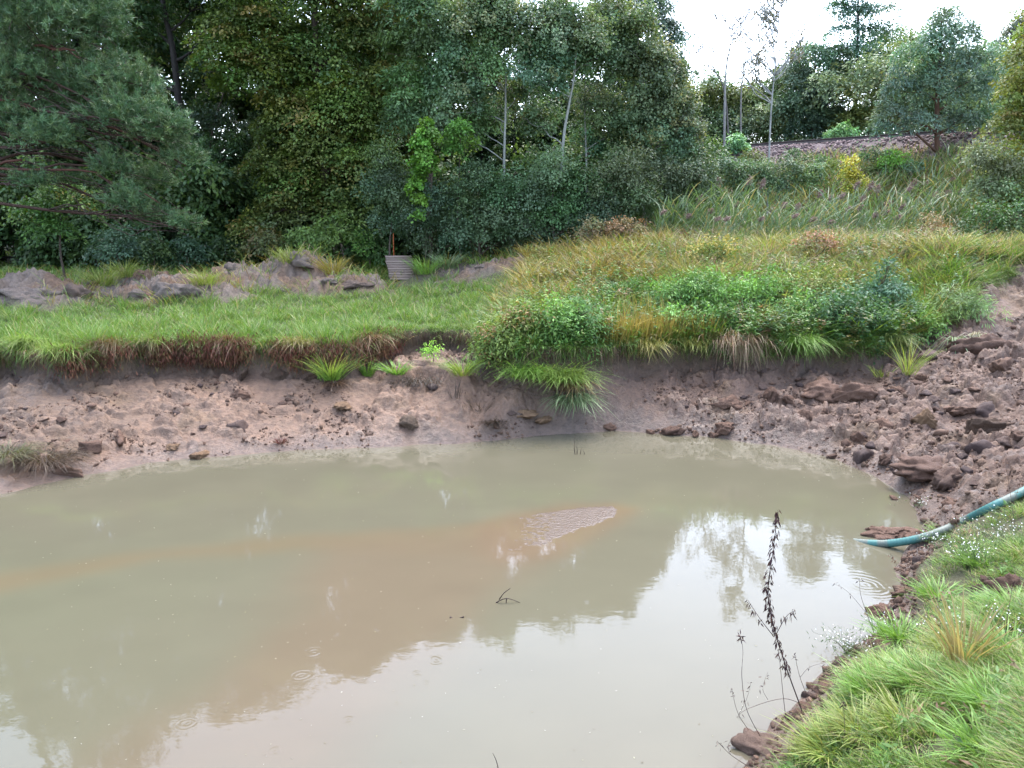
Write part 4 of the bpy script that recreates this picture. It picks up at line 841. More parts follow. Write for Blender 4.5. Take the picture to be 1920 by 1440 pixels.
# dry hanging roots and dead stems below the sod
x, y, az = along_lip(r, 9000, (-.10, .06)); n = len(x); z = land(x, y) - r.uniform(.02, .16, n)
col = jit(r, [(.10, .06, .04), (.16, .10, .06), (.07, .04, .03)], n, .3)
fr2 = blades(r, np.stack([x, y, z], -1), az + r.normal(size=n) * .8, r.uniform(.1, .42, n), .12, .007, col, col, .05, tw=1.5, down=r.uniform(1.4, 2.1, n))
grass('overhanging_grass', [fr1, fr2, fr3])
# red-brown dead weeds in the fringe
x, y, az = along_lip(r, 2600, (-.14, .22)); px, _ = proj(with_z(x, y)); pn = fbm(x * 1.3, y * 1.3, 431, 3)
k = (px > 120) & (px < 735) & (pn > .47); x, y, az = x[k], y[k], az[k]; n = len(x); m = 34
b = np.stack([x, y, land(x, y) - r.uniform(-.10, .34, n)], -1)
p = b[:, None] + r.normal(size=(n, m, 3)) * np.array([.10, .07, .11]) + np.stack([np.cos(az), np.sin(az), 0 * az], -1)[:, None] * r.uniform(0, .22, (n, m, 1))
V = diamonds(p.reshape(-1, 3), unit(rdir(r, n * m) - UP * 1.6), rdir(r, n * m), r.uniform(.06, .16, n * m), r.uniform(.012, .024, n * m), .2)
cc = np.repeat(jit(r, [(.12, .042, .03), (.15, .065, .04), (.08, .036, .026), (.12, .10, .04)], n, .3), m, 0) * (1 + .25 * r.uniform(-1, 1, (n * m, 1)))
tag(link('dead_weeds', quads_mesh('dead_weeds', V, cc, M_DEAD)), kind='stuff')
# near bank
x, y = scatter(r, 36000, 2.2, 12.5, -.05, 1.0, 1.0)
ld = near_at(TLD, x, y); nb = near_at(TNB, x, y); pn = fbm(x * 1.1, y * 1.1, 441, 3)
k = (ld > .10 + .12 * pn) & (nb > .5) & (x > -.5); x, y, ld, pn = x[k], y[k], ld[k], pn[k]
barren = 0 * x
for a, b, rr in [(1790, 1395, .22), (1700, 1415, .14), (1830, 1110, .10), (1890, 1100, .22), (1640, 1150, .12)]:
    q = gp(a, b, 2.5); barren = np.maximum(barren, np.exp(-(((x - q[0]) / rr) ** 2 + ((y - q[1]) / rr) ** 2)))
barren = np.maximum(barren, .8 * sstep(.60, .68, fbm(x * 2.4, y * 2.4, 445, 3))); k = barren < .4; x, y, ld, pn = x[k], y[k], ld[k], pn[k]
cxy = np.stack([x, y], -1); nc = len(cxy); m = 26
P = (cxy[:, None] + r.normal(size=(nc, m, 2)) * .05).reshape(-1, 2); n = len(P)
big = np.repeat(sstep(.4, .66, fbm(x * 1.7, y * 1.7, 443, 2)), m)
az = np.repeat(r.uniform(0, 2 * pi, nc), m) + r.normal(size=n) * 1.5; az = np.where(r.random(n) < .12, pi * 1.05 + r.normal(size=n) * .7, az)
ccl = pick(r, nc, (np.array([(.13, .24, .035), (.16, .26, .04), (.10, .20, .03)]), 1.4 + 0 * x), (np.array([(.17, .25, .04), (.20, .26, .05)]), .5 + .8 * sstep(.5, .65, pn)), (G_LAWN, .9 + 0 * x), (G_STRAW, .22 + 0 * x), (np.array([(.06, .13, .03), (.07, .11, .03)]), .5 * sstep(.5, .35, pn)))
ccl = ccl * r.uniform(.7, 1.2, (nc, 1)); col = np.repeat(ccl, m, 0) * (1 + .22 * r.uniform(-1, 1, (n, 1))); st = r.random(n) < .10; col[st] = jit(r, G_STRAW, int(st.sum()))
L = r.uniform(.07, .26, n) * (.5 + .55 * big) * np.repeat(np.clip(.55 + 1.2 * ld, .55, 1), m)
grass('foreground_grass', [blades(r, with_z(P[:, 0], P[:, 1]), az, L, r.uniform(.05, 1.0, n), r.uniform(.0035, .008, n), col * .85, col * 1.12, r.uniform(.2, .8, n))])
# low broad-leaved plants and dead stems among the turf
k = r.random(len(x)) < .035; xx, yy = x[k], y[k]; nc = len(xx); m = 14; p = np.repeat(with_z(xx, yy, .0), m, 0); n = len(p); p[:, :2] += r.normal(size=(n, 2)) * .03; p[:, 2] += r.uniform(0, .16, n); ph = r.uniform(0, 2 * pi, n)
d = unit(np.stack([np.cos(ph), np.sin(ph), r.uniform(-.2, .7, n)], -1)); cc = np.repeat(pick(r, nc, (np.array([(.07, .15, .03), (.09, .18, .035)]), 1 + 0 * xx), (np.array([(.13, .07, .04), (.16, .11, .05)]), .35 + 0 * xx)), m, 0)
tag(link('turf_herbs', quads_mesh('turf_herbs', diamonds(p, d, unit(UP + r.normal(size=(n, 3)) * .4), r.uniform(.04, .10, n), r.uniform(.012, .03, n), .15), cc, M_LEAF)), kind='stuff')
# sparse grass on the right spoil and mud slope
# reeds
x, y = scatter(r, 13000, 24.5, 33, -.02, .82, 1.); to = track_off(x, y); pn = fbm(x * .9, y * .9, 451, 3)
xr = x / y * 1420 + 960
k = (to > 6.2) & (y > 25.6 + 1.5 * pn + .5 * sstep(1250, 1000, xr)) & (xr > 1180 + 60 * pn) & (xr < 1840) & (pn > .3); x, y, pn = x[k], y[k], pn[k]; n = len(x)
zb = r.uniform(.0, 1.5, n) * (.35 + 1.1 * fbm(x * .8, y * .8, 453, 2)); P = with_z(x, y); P[:, 2] += zb
col = pick(r, n, (np.array([(.075, .13, .06), (.09, .15, .07), (.11, .17, .085)]), 1.5 + 0 * x), (np.array([(.07, .12, .04), (.10, .15, .05)]), .8 + 0 * x), (G_STRAW, .22 + 0 * x))
az = np.where(r.random(n) < .35, r.normal(size=n) * .6, r.uniform(0, 2 * pi, n))
grass('reed_bed', [blades(r, P, az, r.uniform(.5, 1.05, n), r.uniform(.15, .6, n), r.uniform(.028, .045, n), col * .9, col * 1.1, r.uniform(.15, .6, n), tw=.8)])
# rough growth on the railway bank
x, y = scatter(r, 60000, 28, 50, .05, .82, 1.); to = track_off(x, y); k = (to > 3.4) & (to < 9.5) & (fbm(x, y, 461, 3) + .05 * (to - 4) > .38); x, y = x[k], y[k]; n = len(x)
col = pick(r, n, (G_MEAD, 1 + 0 * x), (G_LAWN * .6, .6 + 0 * x), (G_STRAW, .5 + 0 * x), (np.array([(.2, .12, .11)]), .35 + 0 * x))
grass('bank_grass', [blades(r, with_z(x, y), r.uniform(0, 2 * pi, n), r.uniform(.3, .8, n), r.uniform(.1, .5, n), .03, col, col * 1.1, r.uniform(.1, .5, n))])


# ------------------------------------------------------------------ grass tufts and weeds
def tuft(label, px, py, n, L, pal, spread=.06, lean=(.1, .7), droop=(.2, .6), down=(0, 0), w=.011, az0=None, seed=1, pal2=None, dz=0., name='grass_tuft', cat='grass tuft', mat=None, at=None):
    r = np.random.default_rng(seed); b = gp(px, py) if at is None else np.asarray(at, float); b = b + UP * dz
    sp_ = 'foreground turf' in label; n = int(n * .7) if sp_ else n; w = w * (.95 if sp_ else 1); L = L * (.42 if 'foreground turf' in label else 1); P = r.normal(size=(n, 3)) * np.array([spread, spread * .7, spread * .15])
    az = np.arctan2(P[:, 1], P[:, 0]) + r.normal(size=n) * .5 if az0 is None else az0 + r.normal(size=n) * .7
    c0 = jit(r, pal, n, .25); c1 = jit(r, pal if pal2 is None else pal2, n, .25)
    V, F, Cc = blades(r, P, az, 1.5 * L * r.uniform(.5, 1.1, n), r.uniform(*lean, n), 1.25 * w * r.uniform(.7, 1.2, n), c0, c1, r.uniform(*droop, n), down=r.uniform(*down, n), tw=1.1)
    o = link(name, mesh_np(name, V, F, mat or M_GRASS, Cc)); o.location = [float(v) for v in b]; return tag(o, label, cat)
BRT = [(.14, .26, .04), (.10, .22, .035), (.18, .28, .06)]; YGR = [(.20, .25, .05), (.15, .22, .04), (.25, .24, .08)]
BRN = [(.13, .075, .05), (.17, .10, .06), (.09, .055, .04)]; DRK = [(.045, .03, .025), (.06, .04, .03), (.035, .03, .025)]; BLU = [(.13, .19, .09), (.17, .22, .12)]
tuft('bright tuft of long grass on the mud, left of two smaller tufts under the fringe', 622, 712, 230, .55, BRT, .09, seed=301, pal2=YGR)
for i, (px, py, n_, L_, pal, p2, lb) in enumerate([(55, 652, 300, .42, BRT, YGR, 'long bright grass hanging over the bank at the far left edge'), (118, 668, 280, .42, BRT, YGR, 'long bright grass hanging over the bank just left of the red weeds'), (205, 662, 300, .5, [(.13, .06, .035), (.10, .10, .04)], None, 'red-brown hanging tuft at the left end of the red weeds'), (285, 655, 260, .45, BRT, [(.12, .07, .04)], 'short green hanging tuft amid the red weeds'), (432, 655, 240, .5, [(.14, .06, .04), (.11, .05, .03)], None, 'deep red-brown hanging tuft that droops lowest in the red weeds'), (560, 655, 240, .42, YGR, [(.14, .08, .04)], 'yellow-green hanging tuft above the broad fallen block'), (690, 650, 280, .5, [(.16, .09, .05), (.2, .13, .07)], None, 'tan hanging tuft above the small upright green tuft'), (1210, 660, 260, .5, YGR, G_GOLD, 'golden hanging tuft at the left of the orange dry grass'), (1300, 655, 240, .42, G_GOLD, YGR, 'golden hanging tuft left of the withered brown clump'), (1500, 655, 320, .55, BRT, None, 'green hanging tuft between withered clump and broad-leaved weed'), (1670, 648, 260, .5, [(.07, .14, .035), (.09, .16, .04)], YGR, 'dark green hanging tuft at the right end of the scarp')]):
    tuft(lb, px, py, n_, L_, pal, .16, (.1, .6), (.3, .7), (.3, 1.0), seed=380 + i, az0=-pi / 2, pal2=p2, dz=.12, w=.010)
for i, (px, lb) in enumerate([(1150, 'orange-yellow upright dry grass stand, leftmost of its row at the bank'), (1190, 'orange-yellow upright dry grass stand, second of its row from the left'), (1235, 'tall orange-yellow dry grass stand in the middle of its row'), (1275, 'orange-yellow dry grass stand next to the rightmost of its row'), (1318, 'orange-brown dry grass stand at the right end of its row')]):
    q = gp(px, 655); q = np.array([q[0], q[1] + .25, float(H(q[0], q[1] + .25))])
    tuft(lb, px, 650, 420, .46, [(.22, .15, .035), (.26, .19, .05), (.17, .15, .04)], .22, (.02, .25), (0, .2), seed=410 + i, w=.009, pal2=[(.30, .21, .06), (.24, .20, .06)], at=q)
tuft('brown withered skirt of grass below the bright long tuft', 628, 722, 140, .34, BRN, .09, (.2, .6), (.3, .6), (.6, 1.2), seed=302)
tuft('small upright green tuft between the long tuft and the spiky plant', 690, 706, 110, .36, BRT, .05, (.05, .35), seed=303)
tuft('spiky bright green rosette on the notch\'s lower shelf', 742, 702, 110, .28, BRT, .06, (.3, .9), seed=304, w=.018)
tuft('green arching tuft on the shelf right of the bright rosette', 868, 704, 170, .42, YGR, .10, (.2, .8), seed=305, pal2=BRT)
tuft('yellow-green grass clump bulging over the bank right of the notch', 1055, 712, 620, .62, YGR, .22, (.2, .8), (.3, .7), (.1, .6), seed=306, pal2=BRT, az0=-pi / 2)
tuft('fresh green grass clump left of the yellow-green bulge', 985, 705, 420, .55, BRT, .2, (.2, .8), (.3, .7), (.1, .6), seed=307, az0=-pi / 2)
tuft('pale broad-bladed clump slumped low on the mud below the yellow-green bulge', 1075, 748, 240, .5, BLU, .14, (.3, .9), (.3, .7), (.3, .9), seed=308, w=.022, az0=-pi / 2)
tuft('straw-coloured skirt of grass above the slumped pale clump', 1078, 722, 190, .42, [(.22, .15, .07), (.25, .2, .08)], .16, (.2, .8), (.3, .6), (.5, 1.1), seed=309, az0=-pi / 2)
tuft('large withered brown clump hanging over the dark scarp', 1388, 652, 900, .66, [(.20, .12, .08), (.24, .16, .11), (.14, .08, .05)], .24, (.05, .4), (.15, .4), (.6, 1.4), seed=310, az0=-pi / 2, pal2=[(.27, .2, .13), (.2, .2, .1), (.18, .1, .06)], dz=.1)
tuft('green grass sprouting from the top of the withered brown clump', 1390, 635, 160, .4, BLU, .14, (.1, .6), (.3, .7), (.1, .6), seed=311, dz=.15)
tuft('thin lone tuft standing under the scarp on the right', 1702, 702, 60, .62, YGR, .06, (.1, .5), (.1, .5), seed=312, w=.013)
tuft('small low sprigs at the foot of the right scarp', 1655, 706, 60, .26, YGR, .1, (.2, .8), seed=313)
tuft('bleached tuft hanging over a dark sod lump on the right slope', 1832, 632, 130, .5, [(.27, .22, .17), (.3, .27, .22), (.15, .2, .1)], .09, (.2, .8), (.3, .6), (.7, 1.4), seed=314, az0=-pi / 2)
tuft('single green blade-like shoots drooping beside the bleached tuft', 1785, 640, 40, .7, BLU, .04, (.2, .6), (.2, .5), (.9, 1.5), seed=315, az0=-pi / 2, w=.018)
tuft('black dead tuft lying on the smooth mud by the water', 925, 796, 170, .34, DRK, .08, (.3, 1.0), (.2, .5), (.2, .8), seed=316, az0=-pi / 2, w=.008)
tuft('dark brown mop of dead grass at the water\'s left corner', 78, 868, 700, .34, [(.07, .045, .03), (.05, .035, .026), (.09, .062, .035)], .22, (.3, 1.0), (.3, .6), (.3, .9), seed=317, w=.009, dz=.05)
tuft('green-topped mop of grass at the far left edge by the water', 12, 858, 420, .30, [(.06, .055, .03), (.09, .11, .035), (.10, .08, .04)], .2, (.3, 1.0), (.3, .6), (.3, .9), seed=318, w=.009, dz=.06)
tuft('dark root mat hanging from the notch shelf', 790, 716, 420, .26, DRK, .26, (.2, .7), (.2, .5), (.5, 1.2), seed=319, az0=-pi / 2, w=.009)
tuft('thin dead stalks standing on the mud left of the black tuft', 852, 748, 22, .3, DRK, .07, (.05, .4), (0, .2), seed=320, w=.008)
tuft('scraggy dead sprigs on the mud above the black tuft', 900, 770, 40, .26, DRK, .16, (.2, .9), (0, .3), seed=321, w=.008)
tuft('little red-brown weed sprouting from the smooth mud', 526, 832, 60, .14, [(.12, .04, .04), (.09, .04, .03)], .03, (.2, .8), seed=322, w=.01)
for i, (px, py, pal, L, lb) in enumerate([(190, 522, YGR, .5, 'yellow grass tuft on the earth heaps right of the big left mound'), (235, 505, YGR, .5, 'straw tuft on the crest between left mound and centre lump'), (545, 480, YGR, .55, 'golden tuft beside the pale top lump of the heaps'), (625, 500, [(.25, .2, .04), (.2, .17, .04)], .6, 'gold tuft on the right end of the earth heaps'),
        (660, 485, BRT, .7, 'tall green tuft behind the right end of the earth heaps'), (700, 495, BRT, .75, 'tall green tuft just left of the plank ramp'), (800, 500, BRT, .6, 'green tuft just right of the plank ramp'), (840, 490, BLU, .6, 'bluish tuft on the low heap right of the ramp'), (1445, 470, YGR, .7, 'wispy pale tuft on the crest of the meadow'), (385, 520, YGR, .4, 'yellow-green tuft right of the cracked centre lump')]):
    tuft(lb, px, py + 14, 150, L, pal, .16, (.1, .6), (.2, .6), seed=330 + i, w=.018)
GX_ = [(1560, 1415, YGR, .42), (1640, 1300, BRT, .42), (1740, 1290, BRT, .40), (1860, 1330, BRT, .42), (1690, 1200, BRT, .40), (1800, 1230, YGR, .45), (1890, 1230, BRT, .42), (1760, 1120, BRT, .36), (1840, 1060, BRT, .34), (1620, 1380, YGR, .40), (1780, 1010, BRT, .36), (1850, 1410, BRT, .4), (1700, 1360, YGR, .4), (1905, 1150, BRT, .4)]
for i, (px, py, pal, L) in enumerate(GX_):
    o = tuft('thick tussock of long arching grass in the foreground turf', px, py, 420, L, pal, .085, (.15, .9), (.3, .8), seed=350 + i, w=.0085, at=gp(px, py, 2.5)); o['group'] = 'tussocks in the foreground turf'
tuft('dry straw-coloured clump standing in the foreground tussocks', 1805, 1260, 90, .5, [(.3, .24, .12), (.26, .2, .09)], .04, (.05, .35), (.1, .4), seed=370, w=.009, at=gp(1805, 1262, 2.5))
def weed(label, Y, bl, pal, seed, L=.095, asp=.34, dens=7.5, cr=.24, per=42, tip=None, cat='weed', name='leafy_weed', dy=0):
    B = [(c_ + UP * .04, rd_ * 1.28) for c_, rd_ in BL(Y, *bl)]; c = B[0][0]; base = np.array([c[0], c[1] + .1, float(H(c[0], c[1] + .1))])
    T = tree(name, label, cat, base, c, B, .014, dict(pal=pal, L=L, asp=asp, dens=dens, cr=cr, per=per, flat=.8, jn=.8, droop=.3, up=.6, shell=(.35, 1.05), tip=tip), seed=seed, subs=3, bark=(.09, .07, .04))
    for ch in T.children: ch.name = {'trunk': 'stem', 'crown': 'foliage'}[ch.name.split('.')[0]]
    return T
WG = [(.07, .14, .035), (.09, .17, .04), (.055, .12, .03)]; WD = [(.045, .095, .035), (.06, .115, .045), (.04, .08, .03)]; WO = [(.10, .13, .035), (.085, .12, .03)]
weed('olive-green leafy weed spilling over the bank right of the notch', 16.3, [(925, 630, 40), (955, 650, 40), (920, 670, 32), (965, 610, 38), (990, 600, 34), (950, 685, 26)], WO, 401, tip=([(.16, .10, .04)], .2))
weed('green leafy weed at the bank edge above the yellow-green bulge', 16.4, [(1030, 605, 40), (1000, 640, 40), (1065, 610, 38), (1100, 595, 34), (1040, 655, 36), (1085, 650, 30)], WG, 402)
weed('dull green weed at the bank edge left of the orange dry grass', 17.2, [(1110, 620, 30), (1135, 605, 28), (1090, 640, 28)], WG, 403, tip=([(.18, .11, .05)], .25))
weed('lush green weed on the mound\'s front, left of the withered brown clump', 18.6, [(1270, 560, 42), (1310, 545, 40), (1345, 565, 40), (1300, 580, 36), (1245, 575, 28)], WG, 404)
weed('lush green weed above the withered brown clump', 18.4, [(1385, 565, 42), (1420, 580, 42), (1440, 550, 38), (1375, 595, 32)], WG, 405)
weed('mid green weed right of the withered brown clump', 17.8, [(1465, 610, 42), (1500, 590, 40), (1450, 640, 30), (1490, 640, 34)], WG, 406, tip=([(.14, .17, .05)], .2))
weed('dark green broad-leaved weed hanging over the dark scarp', 17.4, [(1570, 590, 42), (1610, 600, 42), (1590, 625, 36), (1640, 620, 36), (1555, 620, 30)], WD, 407, L=.10, asp=.45)
weed('tall dark bluish weed standing above the broad-leaved one', 18.2, [(1640, 560, 32), (1672, 548, 26), (1685, 585, 28), (1660, 520, 12), (1664, 496, 7)], [(.05, .10, .055), (.06, .115, .065)], 408, L=.10, asp=.45)
weed('green bush of weeds between the two lush clumps and the withered brown clump', 17.5, [(1340, 605, 36), (1300, 610, 34), (1375, 620, 28), (1260, 600, 28)], WG, 411)
weed('tall green weed on the mound behind the mid green one', 18.9, [(1490, 545, 36), (1530, 555, 34), (1460, 550, 28), (1560, 540, 26)], WO, 412, tip=([(.18, .15, .06)], .3))
weed('green weed at the mound\'s right end before the feathery one', 17.6, [(1715, 610, 34), (1690, 630, 30), (1745, 620, 28)], WG, 413)
weed('olive weed with yellowing tips on the crest of the meadow', 22.5, [(1330, 470, 24), (1360, 478, 22), (1300, 480, 20)], WO, 414, tip=([(.22, .18, .05)], .5))
weed('russet-tipped weed on the crest of the meadow right of the olive one', 22.5, [(1530, 455, 22), (1560, 465, 22), (1500, 468, 20)], [(.13, .11, .05), (.10, .12, .045)], 415, tip=([(.2, .11, .07)], .5))
weed('low green weed half way up the mound above the gold patch of dry grass', 19.8, [(1180, 545, 24), (1215, 550, 24), (1150, 552, 18)], WG, 416)
weed('pale feathery grassy weed at the right end of the mound', 18.2, [(1790, 570, 36), (1830, 580, 30), (1760, 590, 34)], [(.11, .18, .06), (.14, .2, .08)], 409, L=.16, asp=.1)
weed('small green weed rooted in the notch face', 16.9, [(812, 658, 10), (805, 664, 7)], BRT, 410, L=.07, asp=.3)
# dark dead dock on the near bank
def stalk(name, label, cat, base, path, r0, clumps, pal, seed, leafL=(.04, .09), per=10, part='dead_leaves', hang=.9, spreadc=.02, col=(.06, .035, .035), sides=()):
    r = np.random.default_rng(seed); base = np.asarray(base, float); T = thing(name, label, cat, base); mb = MB()
    P = spline([np.asarray(p) - base for p in path], 30); mb.tube(P, np.linspace(r0, r0 * .35, 30), 6, col); pts = [P[int(30 * f)] for f in clumps]
    for sp in sides:
        q = spline([np.asarray(p) - base for p in sp], 12); mb.tube(q, np.linspace(r0 * .6, r0 * .25, 12), 5, col); pts += [q[k] for k in (5, 8, 10)]
    link('stem', mb.mesh('stem', M_DEAD, True), T)
    pts = np.array(pts); n = len(pts)
    if n:
        p = np.repeat(pts, per, 0) + r.normal(size=(n * per, 3)) * spreadc
        d = unit(rdir(r, n * per) - UP * hang); L = r.uniform(*leafL, n * per)
        link(part, quads_mesh(part, diamonds(p, d, rdir(r, n * per), L, L * .2, .3), jit(r, pal, n * per, .35), M_DEAD), T)
    return T
def pp(Y, *pts): return [at_y(a, b, Y) for a, b in pts]
DK = [(.045, .022, .026), (.06, .03, .03), (.03, .018, .022), (.09, .045, .03)]
b = gp(1506, 1335, 2.5); Yd = b[1]
stalk('dead_dock', 'tall blackish dead dock stalk with shrivelled hanging leaves at the water\'s edge', 'plant', b, pp(Yd, (1506, 1338), (1478, 1262), (1452, 1180), (1440, 1110), (1450, 1030), (1458, 960)), .006, np.concatenate([np.linspace(.22, .6, 34), np.linspace(.61, .985, 26)]), DK, 501, (.03, .075), 6, hang=1.6, spreadc=.013,
      sides=[pp(Yd, (1448, 1190), (1425, 1160), (1402, 1125)), pp(Yd, (1455, 1190), (1475, 1155), (1492, 1145))])
b2 = gp(1412, 1372, 2.5); b2 = at_y(1418, 1385, 5.4) if b2[2] < .01 else b2
stalk('dead_stalk', 'thin bent dead stalk with one dark seed head, left of the dock', 'plant', b2, pp(b2[1], (1425, 1380), (1400, 1330), (1391, 1270), (1393, 1220), (1388, 1192)), .003, [.93, .95, .97, .98], DK, 502, (.03, .06), 5, 'seed_head', .2, .006)
for i, (lb, pts, sd_) in enumerate([
        ('thin dead stem with fine twigs near the picture\'s bottom, left of the bank', [(1420, 1390), (1385, 1340), (1372, 1290)], [[(1385, 1340), (1400, 1310), (1408, 1280)]]),
        ('leaning dead stem crossing low over the water by the bank', [(1520, 1330), (1470, 1310), (1400, 1330), (1380, 1350)], [[(1440, 1312), (1430, 1290), (1440, 1260)]]),
        ('upright bare dead stem right beside the dock', [(1475, 1360), (1468, 1300), (1462, 1240), (1460, 1225)], []),
        ('forked bare dead stem right of the dock\'s foot', [(1520, 1320), (1500, 1270), (1490, 1225)], [[(1500, 1270), (1520, 1250), (1560, 1240)]]),
        ('dead stem leaning left over the water at the bottom edge', [(1400, 1435), (1370, 1415), (1345, 1390)], [[(1370, 1415), (1365, 1400), (1372, 1385)]]),
        ('dry stem above the white asters on the bank edge', [(1640, 1190), (1615, 1120), (1612, 1085)], [[(1625, 1150), (1590, 1110), (1565, 1095)]]),
        ('dry stem with rusty leaves above the mud lumps by the ripples', [(1700, 1120), (1690, 1080), (1672, 1040)], [[(1690, 1080), (1705, 1060), (1698, 1050)]]),
        ('dark upright seed stem in the middle of the foreground turf', [(1585, 1400), (1583, 1350), (1582, 1315)], []),
        ('brown seed stem in the turf below the lower asters', [(1760, 1230), (1763, 1180), (1758, 1120)], []),
        ('thin red-brown stem rising at the right edge above the hose', [(1905, 1000), (1895, 930), (1885, 860)], [[(1898, 950), (1908, 920), (1915, 900)]]),
        ('tall dry reed-like stem by the right edge of the turf', [(1880, 1230), (1890, 1150), (1900, 1090)], [])]):
    b = gp(*pts[0], 2.5); Yb = b[1]
    stalk('dry_weed', lb, 'plant', b, pp(Yb, *pts), .0032, [.8, .9, .95], [(.10, .05, .04), (.13, .07, .04)] if i in (6, 9) else DK, 510 + i, (.02, .05), 6 if i in (6, 7, 8, 9) else 3, spreadc=.012, sides=[pp(Yb, *q) for q in sd_], col=(.12, .085, .07))
# white asters
def aster(label, px, py, n, hgt, rad, seed):
    r = np.random.default_rng(seed); b = gp(px, py, 2.5); T = thing('white_aster', label, 'flower', b, 'white asters on the near bank'); mb = MB(); heads = []
    for i in range(n):
        e = np.array([r.normal() * rad, r.normal() * rad * .8, hgt * r.uniform(.55, 1.1)]); q = branch(mb, r, r.normal(size=3) * np.array([.03, .03, 0]), e, .0022, .001, 4, .06, .05, 7, (.07, .10, .04))
        for s in range(3): heads.append(q[r.integers(3, 7)] + r.normal(size=3) * .035)
    link('stem', mb.mesh('stem', M_LEAF), T)
    hd = np.array(heads); m = len(hd); k = 8
    th = np.tile(np.arange(k) / k * 2 * pi, m) + np.repeat(r.random(m), k); nrm = np.repeat(unit(r.normal(size=(m, 3)) * .5 + UP + np.array([0, -.5, 0])), k, 0)
    a = unit(np.cross(nrm, np.array([1., .2, 0]))); bb = np.cross(nrm, a); d = a * np.cos(th)[:, None] + bb * np.sin(th)[:, None]
    V = diamonds(np.repeat(hd, k, 0), d, nrm, np.full(m * k, .0085), np.full(m * k, .004), .1)
    tag(link('blossoms', quads_mesh('blossoms', V, np.tile([.72, .72, .75], (m * k, 1)), M_LEAF), T), kind='stuff')
    lv = np.repeat(hd, 3, 0) + r.normal(size=(m * 3, 3)) * .04 - UP * .05
    link('leaves', quads_mesh('leaves', diamonds(lv, rdir(r, m * 3), rdir(r, m * 3), np.full(m * 3, .05), np.full(m * 3, .008)), jit(r, [(.08, .13, .05)], m * 3), M_LEAF), T)
for i, a in enumerate([('large spray of white asters at the hose\'s lower side', 1815, 1065, 34, .42, .22), ('white asters behind the large spray, against the hose', 1870, 1030, 26, .4, .18), ('small white asters where the hose meets the turf', 1755, 1030, 14, .26, .12), ('white aster spray leaning over the water at the bank\'s middle', 1590, 1225, 30, .22, .16),
                       ('white asters in the turf just below the dark clods', 1800, 1200, 22, .2, .18), ('sparse white asters by the lowest mud lump of the bank', 1660, 1185, 16, .2, .12), ('white asters at the right edge of the turf', 1880, 1190, 16, .22, .14), ('white asters on the mud just above the hose', 1725, 950, 14, .12, .14)]):
    aster(*a, seed=530 + i)
# ------------------------------------------------------------------ mud clods
def clod_mesh(seed, name='mud_clod', pal=(.15, .10, .08), sq=.7, sub=4, nz=.33, tint=.25):
    pal = np.asarray(pal) * EARTH * 1.3
    r = np.random.default_rng(seed); bm = bmesh.new(); bmesh.ops.create_icosphere(bm, subdivisions=sub, radius=1)
    d = np.array([v.co[:] for v in bm.verts]); F = np.array([[v.index for v in f.verts] for f in bm.faces]); bm.free()
    k = rdir(r, 13); off = r.uniform(.55, 1.0, 13); dt = d @ k.T
    rad = np.where(dt > .12, off / np.maximum(dt, .12), 9).min(1); rad = np.minimum(rad, 1.25)
    nzv = fbm(d[:, 0] * 3 + seed, d[:, 1] * 3 + d[:, 2] * 2.3, seed, 4, .6) - .5
    f1, f2, cid = worley(d[:, 0] * 2.6 + seed, d[:, 1] * 2.6 + d[:, 2] * 1.9, seed); crk = (cid - .5) * .20 * sstep(0, .2, f2 - f1) - .10 * sstep(.12, 0, f2 - f1)
    V = d * (rad * (1 + nz * 2.4 * nzv + crk))[:, None] * np.array([1, .8, sq]); V[:, 2] = np.where(V[:, 2] < -.35, -.35 + (V[:, 2] + .35) * .3, V[:, 2])
    pal = np.asarray(pal); c = pal * (1 + tint * (fbm(d[:, 0] * 2 + 5, d[:, 1] * 2 + d[:, 2], seed + 3, 3) - .5)[:, None] * 2)
    return mesh_np(name, V, F, M_CLOD, c, False)
CB = (.21, .122, .084); CTAN = (.27, .165, .095); CDK = (.15, .086, .06); CGR = (.19, .15, .128)
def clod(label, px, py, wpx, pal=CB, sq=.6, asp=1., seed=1, rot=0., tilt=0., sink=.5, name='mud_clod', on=None, tmin=4.0, group=None):
    wpx = wpx * .85; b = gp(px, py, tmin) if on is None else at_z(px, py, on)
    dist = np.linalg.norm(b - np.array([0, 0, CAM_Z])); w = wpx * dist / FPX / 2
    o = link(name, clod_mesh(seed, name, pal, sq)); o.location = [float(b[0]), float(b[1]), float(b[2] + w * sq * (.5 - sink))]
    o.scale = (w, w * asp, w); o.rotation_euler = (tilt, 0, rot); return tag(o, label, 'clod', group)
